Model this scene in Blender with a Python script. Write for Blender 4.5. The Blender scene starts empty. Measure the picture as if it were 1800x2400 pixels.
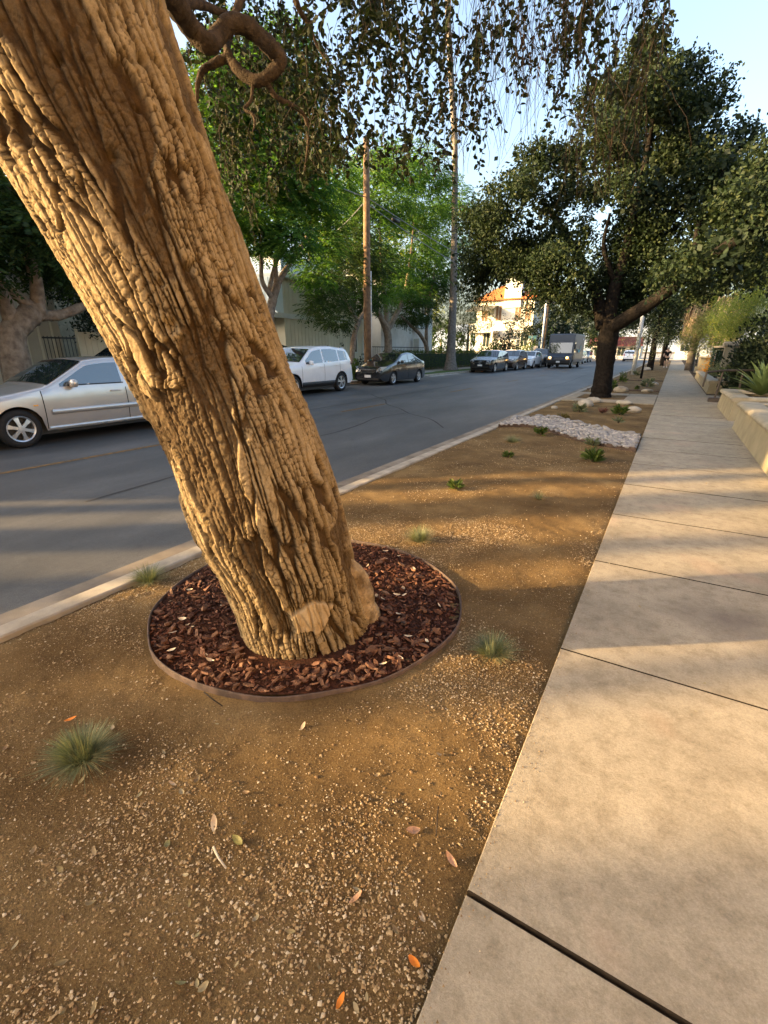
import bpy, math, random
import numpy as np
from mathutils import Vector, Matrix
rng = np.random.default_rng(7)
random.seed(7)
scene = bpy.context.scene
R = math.radians
# ------------------------------------------------------------------ camera, sky, sun, exposure
CAM_H = 1.38
PITCH, YAW = 19.245, 30.873
FPX = 1077.0                      # focal length in pixels of the 1800 x 2400 photograph
cd = bpy.data.cameras.new('camera'); cam = bpy.data.objects.new('camera', cd)
scene.collection.objects.link(cam); scene.camera = cam
cd.sensor_fit = 'VERTICAL'; cd.sensor_height = 36.0; cd.lens = FPX / 2400 * 36.0
cd.clip_start = 0.05; cd.clip_end = 6000
cam.location = (0, 0, CAM_H); cam.rotation_euler = (R(90 - PITCH), 0, R(YAW))

SUN_AZ = np.array([-0.80, -0.60]); SUN_EL = R(13.0)
to_sun = Vector((SUN_AZ[0] * math.cos(SUN_EL), SUN_AZ[1] * math.cos(SUN_EL), math.sin(SUN_EL)))
world = bpy.data.worlds.new('World'); scene.world = world; world.use_nodes = True
wn = world.node_tree.nodes; wl = world.node_tree.links
sky = wn.new('ShaderNodeTexSky'); sky.sky_type = 'NISHITA'; sky.sun_disc = False
sky.sun_elevation = SUN_EL; sky.sun_rotation = math.atan2(SUN_AZ[0], SUN_AZ[1])
sky.air_density = 1.0; sky.dust_density = 6.0; sky.ozone_density = 1.0
wl.new(sky.outputs[0], wn['Background'].inputs[0]); wn['Background'].inputs[1].default_value = 0.15
sd = bpy.data.lights.new('sun', 'SUN'); sd.energy = 5.0; sd.angle = R(0.6); sd.color = (1.0, 0.67, 0.30)
sun = bpy.data.objects.new('sun', sd); scene.collection.objects.link(sun)
sun.rotation_euler = to_sun.to_track_quat('Z', 'Y').to_euler(); sun.location = (-30, -20, 20)
vs = scene.view_settings
vs.view_transform = 'Standard'; vs.look = 'None'; vs.gamma = 1.0; vs.exposure = 2.35
vs.use_curve_mapping = False
scene.render.engine = 'CYCLES'
scene.cycles.use_denoising = True
scene.cycles.max_bounces = 6; scene.cycles.diffuse_bounces = 3; scene.cycles.glossy_bounces = 3
scene.cycles.transparent_max_bounces = 6; scene.cycles.sample_clamp_indirect = 6

# ------------------------------------------------------------------ pixel <-> place (distances are real)
_p, _y = R(PITCH), R(YAW)
_fh = np.array([-math.sin(_y), math.cos(_y), 0.]); _rt = np.array([math.cos(_y), math.sin(_y), 0.]); _up = np.array([0, 0, 1.])
_fw = _fh * math.cos(_p) - _up * math.sin(_p); _cu = _fh * math.sin(_p) + _up * math.cos(_p)
def ray(x, y): return _rt * (x - 900) + _cu * (1200 - y) + _fw * FPX
def at(x, y, X=None, Y=None, Z=None, D=None):
    d = ray(x, y)
    if X is not None: t = X / d[0]
    elif Y is not None: t = Y / d[1]
    elif D is not None: t = D / FPX
    else: t = ((Z or 0.0) - CAM_H) / d[2]
    q = d * t; return Vector((q[0], q[1], q[2] + CAM_H))

# ------------------------------------------------------------------ object helpers
COL = scene.collection
def link(o): COL.objects.link(o); return o
def tag(o, label=None, cat=None, group=None, kind=None):
    if label: o['label'] = label
    if cat: o['category'] = cat
    if group: o['group'] = group
    if kind: o['kind'] = kind
    return o
def empty(name, loc=(0, 0, 0), rz=0.0, label=None, cat=None, group=None):
    o = bpy.data.objects.new(name, None); link(o); o.location = loc; o.rotation_euler = (0, 0, rz)
    o.empty_display_size = 0.1
    return tag(o, label, cat, group)
def mesh_np(name, V, F, smooth=False):
    """V (n,3) array, F (m,k) array of one polygon size"""
    me = bpy.data.meshes.new(name); V = np.asarray(V, np.float32); F = np.asarray(F, np.int32)
    me.vertices.add(len(V)); me.vertices.foreach_set('co', V.ravel())
    k = F.shape[1]; me.loops.add(F.size); me.loops.foreach_set('vertex_index', F.ravel())
    me.polygons.add(len(F)); me.polygons.foreach_set('loop_start', np.arange(0, F.size, k, dtype=np.int32))
    me.polygons.foreach_set('loop_total', np.full(len(F), k, np.int32))
    if smooth: me.polygons.foreach_set('use_smooth', np.ones(len(F), bool))
    me.update(calc_edges=True); return me
def obj(name, me, mat=None, parent=None, loc=None, rot=None, scale=None):
    o = bpy.data.objects.new(name, me); link(o)
    if mat and me and not me.materials: me.materials.append(mat)
    if parent: o.parent = parent
    if loc is not None: o.location = loc
    if rot is not None: o.rotation_euler = rot
    if scale is not None: o.scale = scale
    return o
class MB:
    def __init__(s): s.v = []; s.f = []; s.m = []
    def add(s, V, F):
        b = len(s.v); s.v += [tuple(map(float, q)) for q in V]; s.f += [tuple(b + i for i in q) for q in F]; return s
    def box(s, c, d, rz=0.0, ch=0.0):
        """centre c, size d, chamfered top/bottom rims of ch"""
        x, y, z = d[0] / 2, d[1] / 2, d[2] / 2
        def ring(i, zz): return [(-x + i, -y + i, zz), (x - i, -y + i, zz), (x - i, y - i, zz), (-x + i, y - i, zz)]
        rings = [ring(0, -z), ring(0, z)] if ch <= 0 else [ring(0, -z), ring(0, z - ch), ring(ch, z)]
        V = [q for r_ in rings for q in r_]; F = [(3, 2, 1, 0)]
        for k in range(len(rings) - 1):
            for i in range(4): F.append((4 * k + i, 4 * k + (i + 1) % 4, 4 * k + 4 + (i + 1) % 4, 4 * k + 4 + i))
        n = 4 * (len(rings) - 1); F.append((n, n + 1, n + 2, n + 3))
        cs, sn = math.cos(rz), math.sin(rz)
        return s.add([(c[0] + a * cs - b * sn, c[1] + a * sn + b * cs, c[2] + h) for a, b, h in V], F)
    def b2(s, lo, hi, ch=0.0):
        return s.box([(a + b) / 2 for a, b in zip(lo, hi)], [b - a for a, b in zip(lo, hi)], 0, ch)
    def tube(s, pts, rad, n=8, cap=True):
        pts = [Vector(p) for p in pts]; m = len(pts)
        if not hasattr(rad, '__len__'): rad = [rad] * m
        V = []; up = None
        for i, p in enumerate(pts):
            t = (pts[min(i + 1, m - 1)] - pts[max(i - 1, 0)])
            t = t.normalized() if t.length > 1e-9 else Vector((0, 0, 1))
            if up is None:
                up = t.orthogonal().normalized()
            up = (up - t * up.dot(t)); up = up.normalized() if up.length > 1e-6 else t.orthogonal().normalized()
            w = t.cross(up)
            for k in range(n):
                a = 2 * math.pi * k / n; V.append(p + (up * math.cos(a) + w * math.sin(a)) * rad[i])
        F = [(i * n + k, i * n + (k + 1) % n, (i + 1) * n + (k + 1) % n, (i + 1) * n + k) for i in range(m - 1) for k in range(n)]
        if cap: F += [tuple(reversed(range(n))), tuple(range((m - 1) * n, m * n))]
        return s.add(V, F)
    def lathe(s, prof, n=16, c=(0, 0, 0), axis='z'):
        V = []
        for r_, z in prof:
            for k in range(n):
                a = 2 * math.pi * k / n
                q = (r_ * math.cos(a), r_ * math.sin(a), z)
                if axis == 'y': q = (q[0], q[2], q[1])
                if axis == 'x': q = (q[2], q[0], q[1])
                V.append((q[0] + c[0], q[1] + c[1], q[2] + c[2]))
        m = len(prof)
        F = [(i * n + k, i * n + (k + 1) % n, (i + 1) * n + (k + 1) % n, (i + 1) * n + k) for i in range(m - 1) for k in range(n)]
        return s.add(V, F)
    def prism(s, poly, h, plane='xy', off=0.0):
        """extrude polygon by h along the missing axis"""
        n = len(poly)
        def q(a, b, w): return {'xy': (a, b, w), 'xz': (a, w, b), 'yz': (w, a, b)}[plane]
        V = [q(a, b, off) for a, b in poly] + [q(a, b, off + h) for a, b in poly]
        F = [tuple(range(n)), tuple(reversed(range(n, 2 * n)))] + [(i, (i + 1) % n, n + (i + 1) % n, n + i) for i in range(n)]
        return s.add(V, F)
    def mesh(s, name, smooth=False):
        me = bpy.data.meshes.new(name); me.from_pydata(s.v, [], s.f)
        if smooth: me.polygons.foreach_set('use_smooth', np.ones(len(me.polygons), bool))
        me.update(); return me
    def build(s, name, mat, parent=None, smooth=False, loc=None, rot=None):
        return obj(name, s.mesh(name, smooth), mat, parent, loc, rot)
def recalc(o):
    import bmesh
    bm = bmesh.new(); bm.from_mesh(o.data); bmesh.ops.recalc_face_normals(bm, faces=bm.faces); bm.to_mesh(o.data); bm.free(); return o
def bez(pts, n):
    """Catmull-Rom through points -> n samples"""
    P = np.array([list(p) for p in pts], float); m = len(P)
    Q = np.vstack([2 * P[0] - P[1], P, 2 * P[-1] - P[-2]]); out = []
    for t in np.linspace(0, m - 1, n):
        i = min(int(t), m - 2); u = t - i; a, b, c, d = Q[i], Q[i + 1], Q[i + 2], Q[i + 3]
        out.append(0.5 * ((2 * b) + (c - a) * u + (2 * a - 5 * b + 4 * c - d) * u * u + (3 * b - a - 3 * c + d) * u ** 3))
    return np.array(out)

# ------------------------------------------------------------------ numpy noise
def _h(ix, iy, s=0):
    n = (ix.astype(np.int64) * 374761393 + iy.astype(np.int64) * 668265263 + s * 1442695041) & 0x7fffffff
    n = ((n ^ (n >> 13)) * 1274126177) & 0x7fffffff
    return ((n ^ (n >> 16)) & 0xffff) / 65535.0
def vn(x, y, s=0, px=None):
    x0 = np.floor(x); y0 = np.floor(y); fx = x - x0; fy = y - y0
    fx = fx * fx * (3 - 2 * fx); fy = fy * fy * (3 - 2 * fy)
    x0 = x0.astype(np.int64); y0 = y0.astype(np.int64); x1 = x0 + 1
    if px: x0 = x0 % px; x1 = x1 % px
    return (_h(x0, y0, s) * (1 - fx) + _h(x1, y0, s) * fx) * (1 - fy) + (_h(x0, y0 + 1, s) * (1 - fx) + _h(x1, y0 + 1, s) * fx) * fy
def fbm(x, y, s=0, o=4, px=None):
    a = 0; w = 1; t = 0
    for k in range(o):
        a = a + w * vn(x * 2 ** k, y * 2 ** k, s + k * 17, px * 2 ** k if px else None); t += w; w *= .5
    return a / t
def worley(x, y, s=0, px=None):
    xi = np.floor(x).astype(np.int64); yi = np.floor(y).astype(np.int64)
    f1 = np.full(x.shape, 9.); f2 = np.full(x.shape, 9.); idv = np.zeros(x.shape)
    for dx in (-1, 0, 1):
        for dy in (-1, 0, 1):
            cx = xi + dx; cy = yi + dy; hx = cx % px if px else cx
            qx = cx + .15 + .7 * _h(hx, cy, s); qy = cy + .15 + .7 * _h(hx, cy, s + 5)
            d = np.hypot(x - qx, y - qy); m = d < f1
            f2 = np.where(m, f1, np.minimum(f2, d)); f1 = np.where(m, d, f1); idv = np.where(m, _h(hx, cy, s + 9), idv)
    return f1, f2, idv
def sst(a, b, x): t = np.clip((x - a) / (b - a), 0, 1); return t * t * (3 - 2 * t)

# ------------------------------------------------------------------ materials
_M = {}
def nodes(name):
    m = bpy.data.materials.new(name); m.use_nodes = True; nt = m.node_tree
    return m, nt, nt.nodes, nt.links, nt.nodes['Principled BSDF']
def ramp(nt, fac, stops):
    r = nt.nodes.new('ShaderNodeValToRGB'); nt.links.new(fac, r.inputs[0]); e = r.color_ramp.elements
    while len(e) < len(stops): e.new(0.5)
    for el, (p, c) in zip(e, stops): el.position = p; el.color = (*c, 1)
    return r.outputs[0]
def noise(nt, scale, detail=5, rough=.55, vec=None, dist=0.0):
    n = nt.nodes.new('ShaderNodeTexNoise'); n.inputs['Scale'].default_value = scale; n.inputs['Detail'].default_value = detail
    n.inputs['Roughness'].default_value = rough; n.inputs['Distortion'].default_value = dist
    if vec is None:
        vec = nt.nodes.new('ShaderNodeNewGeometry').outputs['Position']
    nt.links.new(vec, n.inputs['Vector']); return n.outputs[0]
def mix(nt, fac, a, b, mode='MIX'):
    m = nt.nodes.new('ShaderNodeMix'); m.data_type = 'RGBA'; m.blend_type = mode
    for sock, v in ((m.inputs[0], fac), (m.inputs[6], a), (m.inputs[7], b)):
        if isinstance(v, (int, float)): sock.default_value = v
        elif isinstance(v, tuple): sock.default_value = (*v, 1)
        else: nt.links.new(v, sock)
    return m.outputs[2]
def scaled(nt, sx, sy, sz):
    g = nt.nodes.new('ShaderNodeNewGeometry'); mp = nt.nodes.new('ShaderNodeMapping'); mp.inputs['Scale'].default_value = (sx, sy, sz)
    nt.links.new(g.outputs['Position'], mp.inputs[0]); return mp.outputs[0]
def bump(nt, bs, h, strength=.3, dist=.01):
    b = nt.nodes.new('ShaderNodeBump'); b.inputs['Strength'].default_value = strength; b.inputs['Distance'].default_value = dist
    nt.links.new(h, b.inputs['Height']); nt.links.new(b.outputs[0], bs.inputs['Normal'])
def mat(name, c1, c2=None, scale=8.0, rough=.8, spec=.3, bmp=0.0, bscale=None, metal=0.0, lo=.35, hi=.65, dist=.01):
    if name in _M: return _M[name]
    m, nt, N, L, B = nodes(name); c2 = c2 or tuple(x * .8 for x in c1)
    n = noise(nt, scale); L.new(ramp(nt, n, [(lo, c2), (hi, c1)]), B.inputs['Base Color'])
    B.inputs['Roughness'].default_value = rough; B.inputs['Specular IOR Level'].default_value = spec; B.inputs['Metallic'].default_value = metal
    if bmp: bump(nt, B, noise(nt, bscale or scale * 4), bmp, dist)
    _M[name] = m; return m
def leafmat(name, dark, light, trans=.35, warm=None, rough=.6, spec=.15):
    if name in _M: return _M[name]
    m, nt, N, L, B = nodes(name)
    g = N.new('ShaderNodeNewGeometry'); a = ramp(nt, g.outputs['Random Per Island'], [(0, dark), (.75, light), (1, warm or light)])
    c = mix(nt, .35, a, ramp(nt, noise(nt, 1.2, 3), [(.35, dark), (.65, light)]))
    L.new(c, B.inputs['Base Color']); B.inputs['Roughness'].default_value = rough; B.inputs['Specular IOR Level'].default_value = spec
    t = N.new('ShaderNodeBsdfTranslucent'); L.new(mix(nt, 1.0, c, (1.5, 1.5, .6), 'MULTIPLY'), t.inputs[0])
    ms = N.new('ShaderNodeMixShader'); ms.inputs[0].default_value = trans
    L.new(B.outputs[0], ms.inputs[1]); L.new(t.outputs[0], ms.inputs[2]); L.new(ms.outputs[0], N['Material Output'].inputs[0])
    _M[name] = m; return m
def island(name, stops, rough=.8, spec=.25, bmp=0.0, bscale=60):
    if name in _M: return _M[name]
    m, nt, N, L, B = nodes(name); g = N.new('ShaderNodeNewGeometry')
    L.new(ramp(nt, g.outputs['Random Per Island'], stops), B.inputs['Base Color'])
    B.inputs['Roughness'].default_value = rough; B.inputs['Specular IOR Level'].default_value = spec
    if bmp: bump(nt, B, noise(nt, bscale), bmp, .005)
    _M[name] = m; return m
def paint(name, c, metal=.0, rough=.25, coat=1.0):
    if name in _M: return _M[name]
    m, nt, N, L, B = nodes(name)
    L.new(mix(nt, ramp(nt, noise(nt, 2.5, 3), [(.4, (0, 0, 0)), (.7, (1, 1, 1))]), c, tuple(x * .93 for x in c)), B.inputs['Base Color'])
    B.inputs['Metallic'].default_value = metal; B.inputs['Roughness'].default_value = rough
    B.inputs['Coat Weight'].default_value = coat; B.inputs['Coat Roughness'].default_value = .03
    _M[name] = m; return m
def obinfo_mat(name, stops, rough=.8, spec=.2, bmp=.2, bscale=40):
    """colour differs from object to object"""
    if name in _M: return _M[name]
    m, nt, N, L, B = nodes(name); oi = N.new('ShaderNodeObjectInfo')
    c = ramp(nt, oi.outputs['Random'], stops)
    L.new(mix(nt, .5, c, ramp(nt, noise(nt, bscale * .5), [(.35, tuple(x * .7 for x in stops[0][1])), (.65, stops[-1][1])])), B.inputs['Base Color'])
    B.inputs['Roughness'].default_value = rough; B.inputs['Specular IOR Level'].default_value = spec
    if bmp: bump(nt, B, noise(nt, bscale), bmp, .005)
    _M[name] = m; return m

def concrete_mat():
    m, nt, N, L, B = nodes('concrete_walk')
    base = ramp(nt, noise(nt, 2.2, 6, .65), [(.3, (.215, .182, .136)), (.7, (.325, .28, .213))])
    fine = ramp(nt, noise(nt, 110, 5, .85), [(.3, (.70, .70, .69)), (.7, (1.16, 1.16, 1.15))])
    c = mix(nt, 1.0, base, fine, 'MULTIPLY')
    blot = ramp(nt, noise(nt, 11, 7, .75), [(.46, (1, 1, 1)), (.70, (.66, .63, .60))])
    c = mix(nt, 1.0, c, blot, 'MULTIPLY')
    pink = ramp(nt, noise(nt, 1.6, 3, .5, scaled(nt, 1, 1, 1)), [(.58, (0, 0, 0)), (.78, (.45, .45, .45))])
    c = mix(nt, pink, c, (.42, .28, .20))
    # spilled dark stain on one slab, part of it painted trunk shadow
    g = N.new('ShaderNodeNewGeometry'); mp = N.new('ShaderNodeMapping'); mp.vector_type = 'POINT'
    mp.inputs['Location'].default_value = (-.50 / .26, -2.80 / .20, 0); mp.inputs['Scale'].default_value = (1 / .26, 1 / .20, 0)
    L.new(g.outputs['Position'], mp.inputs[0])
    ln = N.new('ShaderNodeVectorMath'); ln.operation = 'LENGTH'; L.new(mp.outputs[0], ln.inputs[0])
    ad = N.new('ShaderNodeMath'); ad.operation = 'MULTIPLY_ADD'; L.new(noise(nt, 4.5, 5, .6), ad.inputs[0]); ad.inputs[1].default_value = 1.5; L.new(ln.outputs['Value'], ad.inputs[2])
    sf = ramp(nt, ad.outputs[0], [(.80, (.8, .8, .8)), (1.0, (.52, .52, .52))])
    mr = N.new('ShaderNodeMapRange'); mr.inputs[1].default_value = .6; mr.inputs[2].default_value = 2.1; mr.inputs[3].default_value = .78; mr.inputs[4].default_value = 0
    L.new(ad.outputs[0], mr.inputs[0])
    c = mix(nt, mr.outputs[0], c, (.105, .085, .072))
    L.new(c, B.inputs['Base Color']); B.inputs['Roughness'].default_value = .85; B.inputs['Specular IOR Level'].default_value = .25
    bump(nt, B, noise(nt, 220, 4, .7), .4, .005); return m
def asphalt_mat():
    m, nt, N, L, B = nodes('asphalt')
    c = ramp(nt, noise(nt, .5, 6, .6, scaled(nt, 1.6, .25, 1)), [(.3, (.036, .035, .0345)), (.7, (.068, .066, .065))])
    agg = mix(nt, .5, ramp(nt, noise(nt, 150, 3, .8), [(.38, (.4, .4, .4)), (.64, (1.9, 1.9, 1.85))]), ramp(nt, noise(nt, 22, 6, .8), [(.35, (.6, .6, .6)), (.65, (1.35, 1.35, 1.35))]))
    c = mix(nt, 1.0, c, agg, 'MULTIPLY')
    st = ramp(nt, noise(nt, .9, 6, .7, scaled(nt, 1, .35, 1)), [(.42, (.70, .70, .70)), (.62, (1.18, 1.18, 1.18))]); c = mix(nt, 1.0, c, st, 'MULTIPLY')
    oil = ramp(nt, noise(nt, 2.3, 4, .6), [(.66, (1, 1, 1)), (.76, (.62, .62, .62))]); c = mix(nt, 1.0, c, oil, 'MULTIPLY')
    L.new(c, B.inputs['Base Color']); B.inputs['Roughness'].default_value = .62; B.inputs['Specular IOR Level'].default_value = .55
    bump(nt, B, noise(nt, 190, 3, .8), .35, .005); return m
def soil_mat():
    m, nt, N, L, B = nodes('dry_soil')
    c = ramp(nt, noise(nt, 1.7, 6, .65), [(.28, (.072, .044, .018)), (.5, (.130, .084, .037)), (.72, (.215, .148, .072))])
    g = ramp(nt, noise(nt, 130, 5, .9), [(.3, (.42, .37, .32)), (.7, (1.5, 1.5, 1.45))])
    c = mix(nt, 1.0, c, g, 'MULTIPLY')
    L.new(c, B.inputs['Base Color']); B.inputs['Roughness'].default_value = .95; B.inputs['Specular IOR Level'].default_value = .12
    h = mix(nt, .4, noise(nt, 240, 4, .8), noise(nt, 35, 5, .7)); bump(nt, B, h, 1.0, .016); return m
def bark_mat():
    m, nt, N, L, B = nodes('furrowed_bark')
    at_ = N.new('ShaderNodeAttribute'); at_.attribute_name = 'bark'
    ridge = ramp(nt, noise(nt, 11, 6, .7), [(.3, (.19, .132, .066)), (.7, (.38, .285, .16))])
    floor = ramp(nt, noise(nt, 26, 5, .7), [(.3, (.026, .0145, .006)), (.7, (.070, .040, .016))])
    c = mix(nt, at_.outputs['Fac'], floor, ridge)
    gr = ramp(nt, noise(nt, 1.1, 4, .6), [(.5, (0, 0, 0)), (.75, (.18, .18, .18))])
    c = mix(nt, gr, c, (.40, .32, .21))
    f = ramp(nt, noise(nt, 160, 4, .8), [(.3, (.7, .7, .7)), (.7, (1.2, 1.2, 1.2))])
    c = mix(nt, 1.0, c, f, 'MULTIPLY')
    at2 = N.new('ShaderNodeAttribute'); at2.attribute_name = 'scar'
    c = mix(nt, at2.outputs['Fac'], c, ramp(nt, noise(nt, 18, 4), [(.3, (.30, .21, .11)), (.7, (.46, .35, .21))]))
    L.new(c, B.inputs['Base Color']); B.inputs['Roughness'].default_value = .9; B.inputs['Specular IOR Level'].default_value = .15
    bump(nt, B, mix(nt, .5, noise(nt, 130, 5, .8), noise(nt, 380, 3, .8)), .8, .008); return m
M_conc, M_asph, M_soil, M_bark = concrete_mat(), asphalt_mat(), soil_mat(), bark_mat()
M_kerb = mat('kerb_concrete', (.34, .30, .245), (.21, .183, .148), 5, .85, .25, .25, 120)
M_line = mat('worn_yellow_line', (.22, .115, .03), (.075, .055, .035), 14, .8, .3, .2, 150)
M_white_line = mat('worn_white_line', (.45, .44, .42), (.2, .2, .19), 14, .8, .3)
M_oakbark = mat('dark_oak_bark', (.017, .014, .012), (.006, .005, .0045), 14, .95, .1, .9, 30, dist=.03)
M_jacbark = mat('grey_brown_bark', (.26, .205, .155), (.13, .098, .072), 7, .95, .1, .6, 30, dist=.02)
M_limb = mat('twisted_limb_bark', (.065, .048, .034), (.028, .021, .015), 16, .95, .1, 1.0, 55, dist=.02)
M_palmbark = mat('palm_bark', (.21, .185, .165), (.12, .105, .095), 9, .95, .1, .6, 25, dist=.02)
M_rubber = mat('tyre_rubber', (.018, .018, .019), (.012, .012, .013), 20, .75, .3)
M_black = mat('black_plastic', (.018, .018, .02), (.012, .012, .013), 20, .5, .4)
M_alloy = mat('alloy_rim', (.62, .62, .63), (.5, .5, .51), 10, .32, .5, metal=.8)
M_glass = paint('dark_car_glass', (.014, .019, .022), 0, .02)
M_glass.node_tree.nodes['Principled BSDF'].inputs['IOR'].default_value = 1.9
M_seam = mat('panel_gap', (.02, .02, .02), (.012, .012, .012), 20, .8, .2)
M_lamp = paint('clear_lamp_glass', (.55, .57, .60), .35, .08)
M_amber = paint('amber_lamp_glass', (.85, .38, .05), .1, .12)
M_red = paint('red_lamp_glass', (.35, .015, .012), 0, .1)
M_plate = mat('licence_plate', (.72, .72, .70), (.55, .56, .58), 40, .5, .4)
M_chrome = mat('chrome', (.75, .75, .76), (.68, .68, .7), 10, .12, .5, metal=1)

# ================================================================== THE SETTING
ROAD_Z = -0.14
FAR_KERB_X = -13.35
M_ground = mat('bare_ground', (.16, .12, .075), (.10, .075, .045), 2, .95, .1)
tag(MB().add([(-900, -300, -.35), (900, -300, -.35), (900, 3000, -.35), (-900, 3000, -.35)], [(0, 1, 2, 3)]).build('ground', M_ground), kind='structure')
tag(MB().add([(FAR_KERB_X - .02, -60, ROAD_Z), (-2.95, -60, ROAD_Z), (-2.95, 420, ROAD_Z), (FAR_KERB_X - .02, 420, ROAD_Z)], [(0, 1, 2, 3)]).build('road', M_asph), kind='structure')
tag(MB().b2((-40, 95, -.34), (60, 107, ROAD_Z + .004)).build('cross_street', M_asph), kind='structure')
road = bpy.data.objects['road']
for k, (a, b) in enumerate([(-1.5, 5.0), (10.1, 12.4), (17.4, 19.8), (24.8, 27.2), (32, 34.4), (39.4, 41.8), (47, 49.4), (54.5, 57), (62, 64.5)]):
    MB().add([(-7.42, a, ROAD_Z + .004), (-7.31, a, ROAD_Z + .004), (-7.31, b, ROAD_Z + .004), (-7.42, b, ROAD_Z + .004)], [(0, 1, 2, 3)]).build('road_marking', M_line, road)
# asphalt patches, a shade darker, and tar-filled cracks
M_patch = mat('asphalt_patch', (.050, .048, .047), (.036, .035, .035), 60, .85, .3, .5, 170)
for (x0, y0, x1, y1) in [(-3.6, 3.4, -6.4, 5.0), (-4.0, 9.0, -9.5, 15.0), (-5.2, 2.5, -5.8, 11.0), (-8.4, 8, -8.9, 30), (-4.6, 22, -5.0, 45)]:
    pts = bez([(x0 + (x1 - x0) * t + rng.normal(0, .12), y0 + (y1 - y0) * t + rng.normal(0, .12), 0) for t in np.linspace(0, 1, 8)], 40)
    V = []; F = []
    for i, q in enumerate(pts):
        w = .012 + .006 * rng.random(); V += [(q[0] - w, q[1] - w * .4, ROAD_Z + .0045), (q[0] + w, q[1] + w * .4, ROAD_Z + .0045)]
        if i: F.append((2 * i - 2, 2 * i - 1, 2 * i + 1, 2 * i))
    MB().add(V, F).build('tar_seam', M_patch, road)
# gutter pan and kerb on the near side, cast in lengths
gut = empty('gutter'); tag(gut, kind='structure'); krb = empty('kerb'); tag(krb, kind='structure')
M_gut = mat('gutter_concrete', (.22, .185, .145), (.125, .10, .077), 3, .85, .25, .3, 120)
Ys = [-1.2 + 1.83 * k for k in range(36)]
for i in range(35):
    a, b = Ys[i] + .006, Ys[i + 1] - .006
    MB().add([(-3.26, a, ROAD_Z + .006), (-2.86, a, ROAD_Z - .004), (-2.86, b, ROAD_Z - .004), (-3.26, b, ROAD_Z + .006),
              (-3.26, a, -.33), (-2.86, a, -.33), (-2.86, b, -.33), (-3.26, b, -.33)],
             [(0, 1, 2, 3), (0, 4, 5, 1), (1, 5, 6, 2), (2, 6, 7, 3), (3, 7, 4, 0)]).build('gutter_slab', M_gut, gut)
    pr = [(-2.885, -.33), (-2.885, -.12), (-2.872, -.03), (-2.862, -.012), (-2.845, -.002), (-2.725, .002), (-2.715, -.006), (-2.715, -.33)]
    n = len(pr)
    MB().add([(x, a, z) for x, z in pr] + [(x, b, z) for x, z in pr],
             [tuple(range(n)), tuple(reversed(range(n, 2 * n)))] + [(k, n + k, n + (k + 1) % n, (k + 1) % n) for k in range(n)]).build('kerb_length', M_kerb, krb)
tag(MB().b2((-3.26, Ys[35], -.33), (-2.86, 95, ROAD_Z + .002)).build('gutter', M_gut), kind='structure')
tag(MB().b2((-2.885, Ys[35], -.33), (-2.715, 94, .0), .01).build('kerb', M_kerb), kind='structure')
# near sidewalk, slab by slab
walk = empty('sidewalk'); tag(walk, kind='structure')
M_jd = mat('joint_dirt', (.025, .018, .012), (.014, .010, .007), 30, .95, .1)
J = [-.37, .83, 2.09, 3.27, 4.41, 5.56, 6.72, 7.83, 8.95] + [8.95 + 1.17 * k for k in range(1, 34)]
for i in range(len(J) - 1):
    o = MB().b2((-.236, J[i] + (.0045 if i < 9 else .0035), -.30), (1.155, J[i + 1] - (.0045 if i < 8 else .0035), .0), .003).build('slab', M_conc, walk); o.data.materials.append(M_jd)
    for q in o.data.polygons: q.material_index = 1 if abs(q.normal.y) > .5 else 0
    o.location.z = float(abs(rng.normal(0, .0012)))
tag(MB().b2((-.236, J[-1] + .006, -.30), (1.155, 94, -.002), .009).build('sidewalk', M_conc), kind='structure')
tag(MB().b2((-.22, -1, -.34), (1.14, J[-1], -.012)).build('joint_filler', M_jd), kind='structure')

# soil strip between kerb and sidewalk
RING_C = np.array([-1.61, 1.84]); RING_R = 0.88
def soil_z(x, y):
    z = -.012 + .030 * (fbm(x * 1.1 + 3, y * 1.1, 3, 3) - .5) + .018 * (fbm(x * 7, y * 7, 8, 3) - .5) + .009 * (fbm(x * 38, y * 38, 21, 2) - .5)
    e = np.minimum(np.abs(x + .236), np.abs(x + 2.715)); z = z - .014 * np.exp(-e / .05)
    z = z + .05 * np.exp(-((x + 1.6) ** 2 / .9 + (y - 5.6) ** 2 / .8)) * .8 + .03 * np.exp(-((x + 1.3) ** 2 / .8 + (y - 4.3) ** 2 / .3))
    return z
yy = np.concatenate([np.arange(-.9, 4, .019), np.arange(4, 12, .055), np.arange(12, 94, .45)])
xx = np.linspace(-2.718, -.234, 130)
GX, GY = np.meshgrid(xx, yy); GZ = soil_z(GX, GY)
def gridmesh(name, GX, GY, GZ, smooth=True):
    h, w = GX.shape; V = np.stack([GX.ravel(), GY.ravel(), GZ.ravel()], 1)
    i = np.arange(h * w).reshape(h, w); F = np.stack([i[:-1, :-1].ravel(), i[:-1, 1:].ravel(), i[1:, 1:].ravel(), i[1:, :-1].ravel()], 1)
    return mesh_np(name, V, F, smooth)
soil = tag(obj('parkway_soil', gridmesh('parkway_soil', GX, GY, GZ), M_soil), kind='structure')
def SZ(x, y): return float(soil_z(np.array([x]), np.array([y]))[0])

# concrete pad that crosses the strip round the oak, with an open square for the trunk
pad = empty('tree_pad'); tag(pad, kind='structure')
for lo, hi in [((-2.70, 14.95), (-1.10, 15.75)), ((-1.085, 14.95), (-.25, 18.3)), ((-2.70, 15.765), (-2.42, 17.5)), ((-2.70, 17.515), (-1.10, 18.3))]:
    MB().b2((*lo, -.2), (*hi, .012), .008).build('slab', M_conc, pad)
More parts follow.
